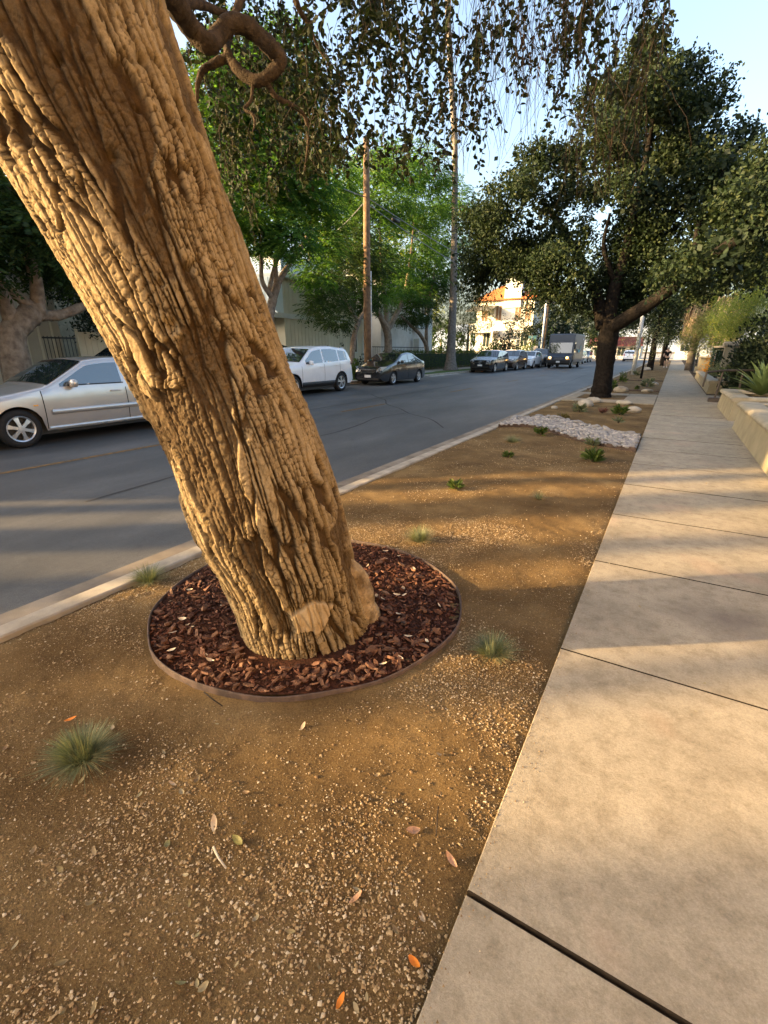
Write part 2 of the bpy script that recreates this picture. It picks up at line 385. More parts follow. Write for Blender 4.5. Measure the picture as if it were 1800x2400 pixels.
# loose grit lying on the soil
def grit(n, ylo, yhi, smin, smax, name, fine=0):
    x = rng.uniform(-2.70, -.245, n * 4); y = ylo + (yhi - ylo) * rng.random(n * 4) ** 1.5
    dens = sst(.40, .66, fbm(x * 1.7, y * 1.7, 31, 4)) * .95 + .07
    dens *= 1 - .8 * sst(-2.05, -2.5, x) * (y < 1)
    if fine: dens = dens * .5 + .5
    keep = (rng.random(n * 4) < dens) & (np.hypot(x - RING_C[0], y - RING_C[1]) > RING_R + .01)
    x, y = x[keep][:n], y[keep][:n]; n = len(x)
    s = smin + (smax - smin) * rng.random(n) ** 2.6
    U = np.array([(1, 0, 0), (0, 1, 0), (-1, 0, 0), (0, -1, 0), (.1, .1, .8), (0, 0, -.8)], float)
    V = U[None] * (1 + rng.normal(0, .22, (n, 6, 1))) * s[:, None, None] * rng.uniform(.7, 1.25, (n, 1, 3))
    a = rng.uniform(0, 6.28, n); c, sn = np.cos(a)[:, None], np.sin(a)[:, None]
    W = np.stack([V[..., 0] * c - V[..., 1] * sn, V[..., 0] * sn + V[..., 1] * c, V[..., 2]], -1)
    W += np.stack([x, y, soil_z(x, y) + s * .35], 1)[:, None]
    f = np.array([(0, 1, 4), (1, 2, 4), (2, 3, 4), (3, 0, 4)])
    F = (f[None] + np.arange(n)[:, None, None] * 6).reshape(-1, 3)
    return tag(obj(name, mesh_np(name, W.reshape(-1, 3), F), island('grit', [(0, (.11, .062, .026)), (.4, (.22, .14, .065)), (.8, (.33, .235, .125)), (1, (.44, .36, .25))], .85)), kind='stuff')
tag(grit(60000, -.2, 3.6, .0010, .0030, 'fine_gravel', 1), 'fine sandy grains strewn over the near soil', 'gravel')
tag(grit(44000, -.2, 3.6, .0018, .0058, 'gravel'), 'loose tan decomposed-granite grit scattered over the soil strip', 'gravel')
tag(grit(9000, 3.2, 9.0, .003, .0075, 'gravel'), 'loose grit thinning out farther along the soil strip', 'gravel')

_sx = xx; _n = 900
gx = -.236 + .10 * rng.random(_n) ** 3; gy = rng.uniform(.3, 7, _n); gs = rng.uniform(.0012, .0035, _n); W = np.array([(1, 0, 0), (-.5, .87, 0), (-.5, -.87, 0), (0, 0, 1.1)])[None] * gs[:, None, None] * rng.uniform(.7, 1.3, (_n, 4, 1)) + np.stack([gx, gy, np.full(_n, .004)], 1)[:, None]
tag(obj('spilled_grit', mesh_np('spilled_grit', W.reshape(-1, 3), (np.array([(0, 1, 3), (1, 2, 3), (2, 0, 3)])[None] + np.arange(_n)[:, None, None] * 4).reshape(-1, 3)), bpy.data.materials['grit']), 'soil grains spilled over the sidewalk edge', 'gravel', kind='stuff')
# ================================================================== MAIN LEANING TREE
tree = empty('leaning_street_tree', (-1.43, 1.57, 0), 0, 'thick leaning street tree with deeply furrowed tan bark in a mulch ring', 'tree')
TO = np.array(tree.location)
AX = [(-1.43, 1.635, -.12, .325), (-1.445, 1.60, .05, .318), (-1.475, 1.55, .35, .325), (-1.535, 1.49, .66, .350), (-1.62, 1.46, .97, .338), (-1.73, 1.42, 1.28, .330), (-1.81, 1.35, 1.62, .334), (-1.90, 1.285, 1.95, .350), (-1.98, 1.22, 2.25, .372), (-2.10, 1.14, 2.7, .39), (-2.24, 1.05, 3.2, .38), (-2.40, .95, 3.8, .36)]
NS, NT = 740, 510
sv = np.concatenate([np.linspace(0, 1, 640) * 8.15, np.linspace(8.15, 11, NS - 640 + 1)[1:]])
A4 = np.array(AX); base = bez(A4[:, :3], 12 * 60); rad0 = bez(A4[:, 3:4].repeat(3, 1), 12 * 60)[:, 0]
tt = np.linspace(0, 11, 12 * 60)
C = np.stack([np.interp(sv, tt, base[:, k]) for k in range(3)], 1); rr = np.interp(sv, tt, rad0)
T = np.gradient(C, axis=0); T /= np.linalg.norm(T, axis=1)[:, None]
e1 = np.cross(T, np.array([0, 1., 0])); e1 /= np.linalg.norm(e1, axis=1)[:, None]; e2 = np.cross(T, e1)
slen = np.concatenate([[0], np.cumsum(np.linalg.norm(np.diff(C, axis=0), axis=1))])
th = np.linspace(0, 1, NT, endpoint=False)
TH, SL = np.meshgrid(th, slen)
wx = .60 * (fbm(TH * 9, SL * 1.8, 41, 2, 9) - .5) + .25 * (fbm(TH * 24, SL * 6, 42, 2, 24) - .5); wy = (fbm(TH * 9, SL * 3, 43, 3, 9) - .5)
u = TH + wx * .045; s_ = SL + wy * .25
f1, f2, cid = worley(u * 38, s_ / .75, 51, 38); g1, g2, gid = worley(u * 64 + wx, s_ / .42, 53, 64)
edge = .035 * (fbm(TH * 90, SL * 26, 55, 2, 90) - .5)
ridge = sst(.07, .16, f2 - f1 + edge) * (.30 + .70 * sst(.06, .14, g2 - g1 + edge))
patch = sst(.545, .60, fbm(TH * 11 + wx * 2.0, SL / .60 + wy, 61, 3, 11) + edge * .6); patch *= sst(.15, .5, SL)
k1, k2, kid = worley(u * 84 + wx * 3, s_ / .030, 71, 84); crack = sst(.0, .17, k2 - k1 + .04 * (fbm(TH * 200, SL * 70, 75, 2, 200) - .5))
q1, q2, qid = worley(u * 46 + wx * 2, s_ / .13, 73, 46); crack2 = sst(.0, .09, q2 - q1 + edge)
fine = fbm(TH * 170, SL * 60, 81, 3, 170) - .5
cv = .35 + .65 * sst(.38, .60, fbm(TH * 22, SL * 5, 95, 3, 22)); crack = 1 - (1 - crack) * cv; crack2 = 1 - (1 - crack2) * cv
keep = 1 - .66 * patch
plate = np.minimum(ridge * 1.5, 1)
hgt = .027 * plate * keep + .0055 * (crack - 1) * (.25 + .75 * keep) * (.3 + .7 * plate) + .004 * (crack2 - 1) * keep * plate + .003 * (qid - .5) * plate * keep + .0014 * (kid - .5) * plate + .010 * fine * (.5 + .9 * patch) + .005 * cid * plate
hgt += .022 * (fbm(TH * 4, SL * .9, 91, 2, 4) - .5)
Pn = C[:, None] + (e1[:, None] * np.cos(2 * np.pi * TH)[..., None] + e2[:, None] * np.sin(2 * np.pi * TH)[..., None]) * (rr[:, None, None] - .028)
# old beetle/pruning holes and the pale wound at the foot
camv = np.array([0, 0, CAM_H])
def on_trunk(px, py):
    d = ray(px, py); d = d / np.linalg.norm(d)
    w = Pn.reshape(-1, 3) - camv; t = w @ d; off = np.linalg.norm(w - t[:, None] * d, axis=1)
    c = np.where(off < .02)[0]; return Pn.reshape(-1, 3)[c[np.argmin(t[c])]]
for px, py, r_, dp in [(118, 124, .016, .03), (338, 140, .018, .03), (252, 350, .020, .035), (330, 246, .010, .03), (395, 765, .022, .03), (370, 655, .012, .02), (450, 620, .014, .03), (585, 845, .016, .03), (640, 1250, .012, .03), (690, 1290, .008, .025), (700, 1310, .008, .025), (715, 1275, .008, .025), (730, 1298, .007, .025), (640, 1262, .010, .02), (560, 1020, .02, .02)]:
    q = on_trunk(px, py); dd = np.linalg.norm(Pn - q, axis=2); hgt -= dp * np.exp(-(dd / r_) ** 2.5)
q = on_trunk(742, 1452); dd = np.linalg.norm((Pn - q) * np.array([1, 1, 1.15]), axis=2) + .07 * (fbm(TH * 34, SL * 16, 5, 3, 34) - .5)
scar = 1 - sst(.085, .10, dd); hgt = hgt * (1 - .55 * scar) + scar * .012
hgt -= .022 * (sst(.085, .10, dd) - sst(.10, .15, dd))
flare = np.exp(-SL / .16) * (.0 + .05 * (fbm(TH * 6, SL * 2, 33, 2, 6)))
Pn = Pn + (e1[:, None] * np.cos(2 * np.pi * TH)[..., None] + e2[:, None] * np.sin(2 * np.pi * TH)[..., None]) * (hgt + flare)[..., None] - TO
i = np.arange(NS * NT).reshape(NS, NT); j = np.roll(i, -1, 1)
F = np.stack([i[:-1].ravel(), j[:-1].ravel(), j[1:].ravel(), i[1:].ravel()], 1)
me = mesh_np('trunk', Pn.reshape(-1, 3), F, True)
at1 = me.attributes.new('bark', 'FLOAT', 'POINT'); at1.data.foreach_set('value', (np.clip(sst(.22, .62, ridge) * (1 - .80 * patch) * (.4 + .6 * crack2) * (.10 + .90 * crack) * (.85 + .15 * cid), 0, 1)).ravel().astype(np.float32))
at2 = me.attributes.new('scar', 'FLOAT', 'POINT'); at2.data.foreach_set('value', scar.ravel().astype(np.float32))
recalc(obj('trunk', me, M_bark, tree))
# smooth sawn-off stub at the foot
M_stub = mat('weathered_stub_wood', (.40, .29, .165), (.13, .085, .042), 14, .9, .15, 1.0, 45, dist=.03)
sp = bez([(-1.215, 1.83, -.06), (-1.22, 1.80, .10), (-1.235, 1.76, .28), (-1.29, 1.68, .46)], 24)
V = []; F = []
for a, q in enumerate(sp):
    rr_ = np.interp(a / 23, [0, .3, .75, 1], [.118, .098, .078, .035])
    for k in range(28):
        t = k / 28; n_ = 1 - .10 * abs(math.sin(a * .55 + 3 * t)) ** 8 + .30 * (vn(np.array([t * 7]), np.array([a * .16]), 3, 7)[0] - .5) + .14 * (vn(np.array([t * 18]), np.array([a * .35]), 4, 18)[0] - .5)
        V.append((q[0] + rr_ * n_ * math.cos(6.2832 * t) - TO[0], q[1] + rr_ * n_ * math.sin(6.2832 * t) - TO[1], q[2]))
for a in range(23):
    for k in range(28): F.append((a * 28 + k, a * 28 + (k + 1) % 28, a * 28 + 28 + (k + 1) % 28, a * 28 + 28 + k))
F.append(tuple(range(23 * 28, 24 * 28)))
tag(MB().add(V, F).build('sawn_stub', M_stub, tree, True), 'pale smooth sawn stub at the foot of the trunk')
# crooked low limbs
def limb(pxs, radii, parent, name='limb', m=M_limb, n=10, sub=5):
    pts = [at(x, y, D=d) for x, y, d in pxs]; c = bez(pts, sub * len(pts)); r_ = np.interp(np.linspace(0, 1, len(c)), np.linspace(0, 1, len(radii)), radii)
    r_ = r_ * (1 + rng.normal(0, .05, len(c))); o = np.array(parent.location)
    return MB().tube([Vector(q - o) for q in c], list(r_), n).build(name, m, parent, True)
limb([(360, -60, 2.15), (415, 15, 2.35), (450, 68, 2.5), (488, 102, 2.55), (512, 82, 2.6), (540, 55, 2.62), (578, 62, 2.65), (615, 92, 2.68), (645, 122, 2.7), (657, 142, 2.72), (640, 168, 2.74), (605, 190, 2.75), (570, 175, 2.75), (545, 150, 2.75)], [.06, .058, .052, .05, .046, .048, .05, .046, .048, .04, .036, .034, .034, .03], tree)
limb([(545, 150, 2.75), (530, 138, 2.75), (500, 150, 2.74), (475, 165, 2.74), (463, 200, 2.75), (462, 240, 2.76)], [.03, .026, .022, .018, .014, .008], tree)
limb([(545, 152, 2.75), (532, 115, 2.76), (535, 90, 2.78), (548, 40, 2.8), (575, -30, 2.85)], [.028, .024, .022, .022, .022], tree)
limb([(622, 185, 2.75), (645, 225, 2.8), (690, 250, 2.85), (715, 275, 2.9), (722, 320, 2.95), (715, 400, 3.0)], [.018, .016, .014, .013, .010, .005], tree)
limb([(592, 195, 2.75), (588, 235, 2.75), (573, 255, 2.75), (592, 268, 2.75), (597, 290, 2.75), (592, 310, 2.75)], [.008, .009, .010, .009, .007, .004], tree)
limb([(415, 5, 2.35), (470, 10, 2.6), (520, 30, 2.8), (548, 40, 2.8)], [.03, .024, .02, .018], tree)
limb([(680, -60, 3.0), (690, -10, 3.0), (705, 30, 3.05), (722, 55, 3.1), (750, 120, 3.15), (800, 180, 3.2)], [.022, .02, .018, .014, .008, .004], tree)
for fork in ([(-2.40, .95, 3.7), (-2.9, .7, 4.6), (-3.6, .2, 5.6), (-4.4, -.4, 6.6)], [(-2.38, .96, 3.7), (-2.2, 1.4, 4.7), (-1.6, 2.2, 5.6), (-.8, 3.2, 6.3), (0.2, 4.2, 6.6)], [(-2.4, .95, 3.7), (-2.7, 1.5, 5), (-2.9, 2.4, 6.2), (-3, 3.4, 7.2)]):
    c = bez(fork, 24); MB().tube([Vector(q - TO) for q in c], list(np.linspace(.27, .06, 24)), 12).build('limb', M_limb, tree, True)

# ---- leaves
def leaf_quads(P, Dr, L, W, name, m, parent=None, fold=.25, hexa=True):
    """P (n,3) leaf bases, Dr (n,3) tip directions, L,W lengths/widths -> one mesh of leaf blades"""
    n = len(P); Dr = Dr / (np.linalg.norm(Dr, axis=1)[:, None] + 1e-9)
    rv = rng.normal(size=(n, 3)); S = np.cross(Dr, rv); S /= np.linalg.norm(S, axis=1)[:, None] + 1e-9; Nn = np.cross(S, Dr)
    L = np.asarray(L)[:, None] if np.ndim(L) else np.full((n, 1), L); W = np.asarray(W)[:, None] if np.ndim(W) else np.full((n, 1), W)
    if hexa:
        V = np.stack([P, P + Dr * L * .32 + S * W * .5 + Nn * W * fold, P + Dr * L * .72 + S * W * .38 + Nn * W * fold, P + Dr * L, P + Dr * L * .72 - S * W * .38 + Nn * W * fold, P + Dr * L * .32 - S * W * .5 + Nn * W * fold], 1)
        f = np.array([(0, 1, 2, 3), (0, 3, 4, 5)])
    else:
        V = np.stack([P, P + Dr * L * .5 + S * W * .5, P + Dr * L, P + Dr * L * .5 - S * W * .5], 1); f = np.array([(0, 1, 2, 3)])
    k = V.shape[1]; F = (f[None] + (np.arange(n) * k)[:, None, None]).reshape(-1, 4)
    return obj(name, mesh_np(name, V.reshape(-1, 3), F), m, parent)
def tubes_mesh(paths, rads, name, m, parent, n=4):
    b = MB()
    for p, r_ in zip(paths, rads): b.tube(p, r_, n, False)
    return b.build(name, m, parent, True)
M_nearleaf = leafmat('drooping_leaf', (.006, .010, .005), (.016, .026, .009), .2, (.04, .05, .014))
M_twig = mat('twig', (.045, .034, .026), (.022, .017, .013), 20, .9, .1)
def ymax(x):   # how low the hanging foliage reaches in the picture
    return np.interp(x, [430, 480, 560, 660, 720, 800, 900, 1000, 1100, 1200, 1280, 1340, 1420, 1500, 1560, 1600], [520, 640, 560, 470, 420, 380, 400, 420, 430, 360, 330, 470, 480, 420, 140, 60])
paths = []; prad = []; LP = []; LD = []; LL = []
nb = 860
clx = rng.uniform(430, 1560, 70); cly = rng.uniform(-120, 360, 70)
cnt = 0
while cnt < nb:
    x0 = rng.uniform(420, 1580)
    if cnt % 5 and x0 < 1500:
        k = rng.integers(0, 70); x0 = clx[k] + rng.normal(0, 20); y0 = cly[k] + rng.normal(0, 22)
    else: y0 = rng.uniform(-260, 120)
    if cnt % 10 == 1: x0 = rng.uniform(430, 740); y0 = rng.uniform(60, ymax(x0) - 60)
    ym = ymax(x0); cnt += 1
    if x0 < 425 or x0 > 1590 or y0 > ym - 30: continue
    left = x0 < 700
    D = rng.uniform(3.2, 5.5) if left else rng.uniform(2.7, 4.4)
    p = np.array(at(x0, y0, D=D)); Ln = rng.uniform(.15, .75); 
    if rng.random() < .3: Ln *= 1.7
    step = .035; path = [p.copy()]; d = np.array([rng.normal(0, .35), rng.normal(0, .35), -1.0])
    for k in range(int(Ln / step)):
        d = d + rng.normal(0, .16, 3) + np.array([0, 0, -.10]); d /= np.linalg.norm(d); p = p + d * step
        v = p - camv; yy_ = 1200 - FPX * (v @ _cu) / (v @ _fw)
        if yy_ > ym: break
        path.append(p.copy())
    if len(path) < 3: continue
    leafy = rng.random() < (.86 if x0 < 1060 else .42)
    paths.append([Vector(q - TO) for q in path[::2] + [path[-1]]]); prad.append(list(np.linspace(.0026, .0011, len(paths[-1]))))
    if leafy:
        for q in path:
            for _ in range(1 if rng.random() < .7 else 2):
                LP.append(q - TO + rng.normal(0, .006, 3)); LD.append(np.array([rng.normal(0, .8), rng.normal(0, .8), rng.normal(-.55, .5)])); LL.append(rng.uniform(.036, .062))
# bare weeping twigs against the sky
for k in range(270):
    x0 = rng.uniform(1090, 1570); y0 = rng.uniform(-250, 130 if x0 < 1330 else 330); ym = ymax(x0) + 30 * rng.normal()
    D = rng.uniform(2.8, 4.4); p = np.array(at(x0, y0, D=D)); path = [p.copy()]; d = np.array([rng.normal(0, .25), rng.normal(0, .25), -1.])
    for _ in range(rng.integers(6, 20)):
        d = d + rng.normal(0, .13, 3) + np.array([0, 0, -.12]); d /= np.linalg.norm(d); p = p + d * .045
        v = p - camv
        if 1200 - FPX * (v @ _cu) / (v @ _fw) > ym: break
        path.append(p.copy())
    if len(path) > 2: paths.append([Vector(q - TO) for q in path]); prad.append(list(np.linspace(.0024, .0010, len(path))))
o = tubes_mesh(paths, prad, 'hanging_twigs', M_twig, tree, 3); tag(o, kind='stuff')
LP, LD, LL = np.array(LP), np.array(LD), np.array(LL)
NL = len(LP); dist = np.linalg.norm(LP + TO - camv, axis=1)
big = np.argsort(-(LL / dist))[:290]; rest = np.setdiff1d(np.arange(NL), big)
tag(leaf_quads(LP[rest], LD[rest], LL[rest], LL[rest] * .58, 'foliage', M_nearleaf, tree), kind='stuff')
lm = []
for k in range(5):
    b = MB(); w = .5 + .04 * k; b.add([(0, 0, 0), (w * .5, .3, .06), (w * .42, .7, .07), (0, 1, -.03 * k), (-w * .42, .7, .07), (-w * .5, .3, .06), (0, .5, 0)], [(0, 1, 6), (1, 2, 6), (2, 3, 6), (3, 4, 6), (4, 5, 6), (5, 0, 6)])
    me_ = b.mesh('leaf'); me_.materials.append(M_nearleaf); lm.append(me_)
for q in big:
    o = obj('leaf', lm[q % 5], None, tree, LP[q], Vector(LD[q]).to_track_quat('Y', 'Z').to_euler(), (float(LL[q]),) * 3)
# crown above the frame, with unseen clumps added to shade the hanging leaves
CP = []
for c, rx in [((-6.2, -1.2, 5.4), 1.7), ((-7.0, .8, 5.6), 1.6), ((-5.6, -2.8, 5.6), 1.5), ((-6.6, -.4, 7.0), 1.8), ((-7.6, 2.0, 5.8), 1.4), ((-5.0, -4.2, 5.6), 1.5), ((-4.2, -.3, 6.6), 1.8), ((-2.9, 3.2, 7.2), 1.6), ((0, 4.2, 6.8), 1.6), ((-2.2, 1.0, 7.4), 1.7)]:
    w = rng.normal(size=(1500, 3)); w /= np.linalg.norm(w, axis=1)[:, None]; CP.append(np.array(c) - TO + w * rx * np.array([1, 1, .75]) * rng.uniform(.4, 1, (1500, 1)))
CP = np.vstack(CP); tag(leaf_quads(CP, rng.normal(size=CP.shape) + np.array([0, 0, -.5]), rng.uniform(.09, .15, len(CP)), .08, 'crown', M_nearleaf, tree), kind='stuff')

# ---- steel edging ring, mulch and wood chips
M_edge = mat('rusty_brown_edging', (.095, .062, .048), (.045, .030, .024), 18, .75, .3, .4, 80)
b = MB(); n = 120; V = []; F = []
def ring_f(t): return 1 - .055 * np.maximum(0, np.cos(t + 1.07)) ** 2 + .008 * np.sin(3 * t)
def ringpt(t, rad):
    f = float(ring_f(t)); return (RING_C[0] + rad * math.cos(t) * f, RING_C[1] + rad * math.sin(t) * f)
for k in range(n):
    t = 2 * math.pi * k / n
    for rad, z in ((RING_R - .004, -.06), (RING_R - .004, .010), (RING_R - .002, .014), (RING_R + .003, .014), (RING_R + .005, .010), (RING_R + .005, -.06)):
        x, y = ringpt(t, rad); V.append((x + .004 * math.sin(11 * t), y + .004 * math.cos(9 * t + 1), z + .005 * math.sin(3 * t + 1) + .002 * math.sin(13 * t)))
for k in range(n):
    for q in range(5): F.append((k * 6 + q, ((k + 1) % n) * 6 + q, ((k + 1) % n) * 6 + q + 1, k * 6 + q + 1))
ring = tag(recalc(b.add(V, F).build('edging_ring', M_edge, None, True)), 'round rusty brown landscape edging ring enclosing the red bark mulch', 'edging')
def mulch_z(x, y):
    d = np.hypot(x - RING_C[0], y - RING_C[1]); return -.012 + .045 * np.exp(-(np.hypot(x + 1.43, y - 1.57) / .45) ** 2) + .022 * (fbm(x * 5, y * 5, 14, 3) - .5) + .006
M_mulchbase = mat('mulch_fines', (.05, .018, .010), (.016, .007, .004), 60, .95, .1, .8, 120)
rs = np.linspace(0, RING_R - .004, 40); ts = np.linspace(0, 2 * np.pi, 120)
RR, TT = np.meshgrid(rs, ts); mx, my = RING_C[0] + RR * ring_f(TT) * np.cos(TT), RING_C[1] + RR * ring_f(TT) * np.sin(TT)
mulch = tag(obj('mulch_bed', gridmesh('mulch_bed', mx, my, mulch_z(mx, my)), M_mulchbase), 'bed of dark red shredded bark mulch around the leaning trunk', 'mulch')
M_chip = island('bark_chip', [(0, (.022, .008, .005)), (.45, (.062, .021, .011)), (.85, (.105, .04, .022)), (1, (.20, .10, .06))], .85, .25, .5, 90)
M_chip1 = obinfo_mat('bark_chip_single', [(0, (.028, .010, .006)), (.5, (.070, .024, .013)), (.9, (.115, .045, .025)), (1, (.22, .12, .07))], .85, .25, .4, 60)
def chip_shape():
    l, w, h = 1.0, rng.uniform(.28, .55), rng.uniform(.10, .22); j = lambda: rng.normal(0, .07)
    top = [(-.5 * l + j(), -.3 * w, h), (.1 + j(), -.5 * w, h + j()), (.5 * l + j(), .05 * w, h), (.15 + j(), .5 * w, h + j() * .5), (-.4 * l, .42 * w, h)]
    bot = [(x * 1.04, y * 1.08, 0) for x, y, z in top]
    return np.array(top + bot), [(0, 1, 2, 3, 4), (9, 8, 7, 6, 5)] + [(k, 5 + k, 5 + (k + 1) % 5, (k + 1) % 5) for k in range(5)]
chips = [chip_shape() for _ in range(9)]
chmesh = []
for v, f in chips:
    me_ = MB().add(v, f).mesh('wood_chip'); me_.materials.append(M_chip1); chmesh.append(me_)
nch = 6200; r_ = RING_R * np.sqrt(rng.random(nch)) * .985; t_ = rng.uniform(0, 6.283, nch)
r_ = r_ * ring_f(t_); cx_, cy_ = RING_C[0] + r_ * np.cos(t_), RING_C[1] + r_ * np.sin(t_)
ok = np.hypot(cx_ + 1.43, cy_ - 1.57) > .34; cx_, cy_ = cx_[ok], cy_[ok]; nch = len(cx_)
sz = rng.uniform(.012, .034, nch) * np.where(rng.random(nch) < .12, 1.6, 1); zz = mulch_z(cx_, cy_)
camd = np.hypot(cx_, cy_); order = np.argsort(-(sz / camd)); single = set(order[:280].tolist())
b = MB()
for k in range(nch):
    v, f = chips[k % 9]; e = (rng.normal(0, .35), rng.normal(0, .35), rng.uniform(0, 6.28)); Lc = Vector((cx_[k], cy_[k], zz[k] + rng.uniform(-.002, .010)))
    if k in single:
        obj('wood_chip', chmesh[k % 9], None, mulch, Lc + Vector((0, 0, .006)), e, (float(sz[k] * 1.15),) * 3)
    else:
        mt = Matrix.LocRotScale(Lc, __import__('mathutils').Euler(e), Vector((sz[k],) * 3)); b.add([mt @ Vector(q) for q in v], f)
tag(b.build('wood_chips', M_chip, mulch), kind='stuff')

# ================================================================== VEHICLES
def smooth1(a, k=2):
    a = np.array(a, float)
    for _ in range(k): a = np.concatenate([[a[0]], .25 * a[:-2] + .5 * a[1:-1] + .25 * a[2:], [a[-1]]])
    return a
class Car:
    """local frame: +x is the front, +y the car's left, z up, origin on the ground at the centre"""
    def __init__(s, name, label, loc, heading, L, W, H, top, belt, wb, fo, wheel_r, body, group, sill=.24, tumble=.30, nose=.20, tail=.15, n=70, rim='five', cladding=False, ws=None, rw=None, wins=None, arch=None, roofm=None, cat='car', glass_hi=.10):
        s.L, s.W, s.H = L, W, H; s.root = empty(name, loc, heading, label, cat, group)
        xs = np.unique(np.concatenate([np.linspace(0, .25, 8), np.linspace(.25, L - .25, n), np.linspace(L - .25, L, 8)]))
        tz = np.array([p[1] for p in top]); tx = np.array([p[0] for p in top])
        fx = np.linspace(0, L, 600); s.fx = fx; s.ft = smooth1(np.interp(fx, tx, tz), 60)
        s.fb = np.interp(fx, [p[0] for p in belt], [p[1] for p in belt]); s.tum = tumble; s.sill = sill; s.nose, s.tail = nose, tail
        s.wc = [fo, fo + wb]; s.wr = wheel_r; s.ar = arch or wheel_r + .045
        rows = []
        for x in xs: rows.append(s.ring(x))
        m = len(rows[0]); V = []
        for x, rg in zip(xs, rows):
            for (y, z) in rg: V.append((L / 2 - x, y, z))
            for (y, z) in rg: V.append((L / 2 - x, -y, z))
        F = []
        for i in range(len(xs) - 1):
            a = i * 2 * m; b = a + 2 * m
            for j in range(m - 1):
                F.append((a + j, a + j + 1, b + j + 1, b + j)); F.append((a + m + j, b + m + j, b + m + j + 1, a + m + j + 1))
            F.append((a + m - 1, a + 2 * m - 1, b + 2 * m - 1, b + m - 1))
        e = (len(xs) - 1) * 2 * m
        F.append(tuple(range(m)) + tuple(m + k for k in reversed(range(m)))); F.append(tuple(e + k for k in reversed(range(m))) + tuple(e + m + k for k in range(m)))
        s.body = recalc(MB().add(V, F).build('body', body, s.root, True))
        md = s.body.modifiers.new('edge', 'EDGE_SPLIT'); md.split_angle = R(38)
        # dark underbody and wheel wells
        MB().b2((-L / 2 + .25, -W / 2 + .13, .17), (L / 2 - .25, W / 2 - .13, .62), .03).build('underbody', M_black, s.root)
        s.wheels(rim)
        if ws: s.topglass('windshield', *ws)
        if rw: s.topglass('rear_window', *rw)
        for k, (a, b) in enumerate(wins or []):
            for sd_ in (1, -1): s.sideglass(a, b, sd_, glass_hi)
        if cladding:
            for sd_ in (1, -1): s.strip('sill_cladding', s.wc[0] + s.ar + .02, s.wc[1] - s.ar - .02, s.sill - .01, s.sill + .16, sd_, M_black, .02)
    def T(s, x): return float(np.interp(x, s.fx, s.ft))
    def B(s, x): return float(np.interp(x, s.fx, s.fb))
    def plan(s, x):
        f = 1.0
        if x < .95: f -= s.nose * ((.95 - x) / .95) ** 2.4
        if x > s.L - .8: f -= s.tail * ((x - s.L + .8) / .8) ** 2.4
        return s.W / 2 * f
    def sidey(s, x, z):
        w = s.plan(x); sh = min(s.B(x), s.T(x) - .05)
        if z <= sh:
            t = (z - s.sill) / max(sh - s.sill, .05)
            return w * (.945 + .055 * math.sin(math.pi * min(max(t, 0), 1) ** .8 * .78) if t < 1 else .97)
        return w * (.945 + .055 * math.sin(math.pi * .78)) - s.tum * (z - sh) * 1.0 - .012
    def bot(s, x):
        z = s.sill
        for c in s.wc:
            d = abs(x - c)
            if d < s.ar: z = max(z, s.wr + math.sqrt(max(s.ar ** 2 - d ** 2, 0)))
        if x < .3: z = max(z, s.sill + .10 * ((.3 - x) / .3) ** 2)
        if x > s.L - .3: z = max(z, s.sill + .14 * ((x - s.L + .3) / .3) ** 2)
        return z
    def ring(s, x):
        t = s.T(x); sh = min(s.B(x), t - .05); zb = min(s.bot(x), sh - .02); out = []
        for k in range(8): z = zb + (sh - zb) * k / 7; out.append((s.sidey(x, z), z))
        zt = max(t - .055, sh + .004)
        for k in range(1, 5): z = sh + (zt - sh) * k / 4; out.append((s.sidey(x, z + 1e-5), z))
        y0 = out[-1][0]
        for f, dz in ((.965, .024), (.90, .040), (.72, .052), (.4, .060), (0.0, .063)): out.append((y0 * f, zt + dz))
        return out
    def topglass(s, name, x0, x1, edge=.90):
        n, m = 12, 8; V = []; F = []
        for i in range(n + 1):
            x = x0 + (x1 - x0) * i / n; t = s.T(x); sh = min(s.B(x), t - .05); zt = max(t - .055, sh + .004); y0 = s.sidey(x, zt) * edge
            dx = .03; sl = (s.T(x + dx) - s.T(x - dx)) / (2 * dx); nx, nz = sl / math.hypot(1, sl), 1 / math.hypot(1, sl)
            for j in range(m + 1):
                u_ = -1 + 2 * j / m; V.append((s.L / 2 - x + nx * .014, y0 * u_, zt + .063 - .026 * u_ * u_ + nz * .014))
        for i in range(n):
            for j in range(m): F.append((i * (m + 1) + j, i * (m + 1) + j + 1, (i + 1) * (m + 1) + j + 1, (i + 1) * (m + 1) + j))
        return MB().add(V, F).build(name, M_glass, s.root, True)
    def sideglass(s, a, b, sd_, hi):
        V = []; F = []; n = 22; c = 0
        for i in range(n + 1):
            x = a + (b - a) * i / n; lo = s.B(x) + .035; up = s.T(x) - hi
            if up - lo < .03: continue
            for k in range(4):
                z = lo + (up - lo) * k / 3; V.append((s.L / 2 - x, sd_ * (s.sidey(x, z) + .005), z))
            if c: F += [(4 * c - 4 + k, 4 * c - 3 + k, 4 * c + 1 + k, 4 * c + k) for k in range(3)]
            c += 1
        if c > 1: return MB().add(V, F).build('side_window', M_glass, s.root, True)
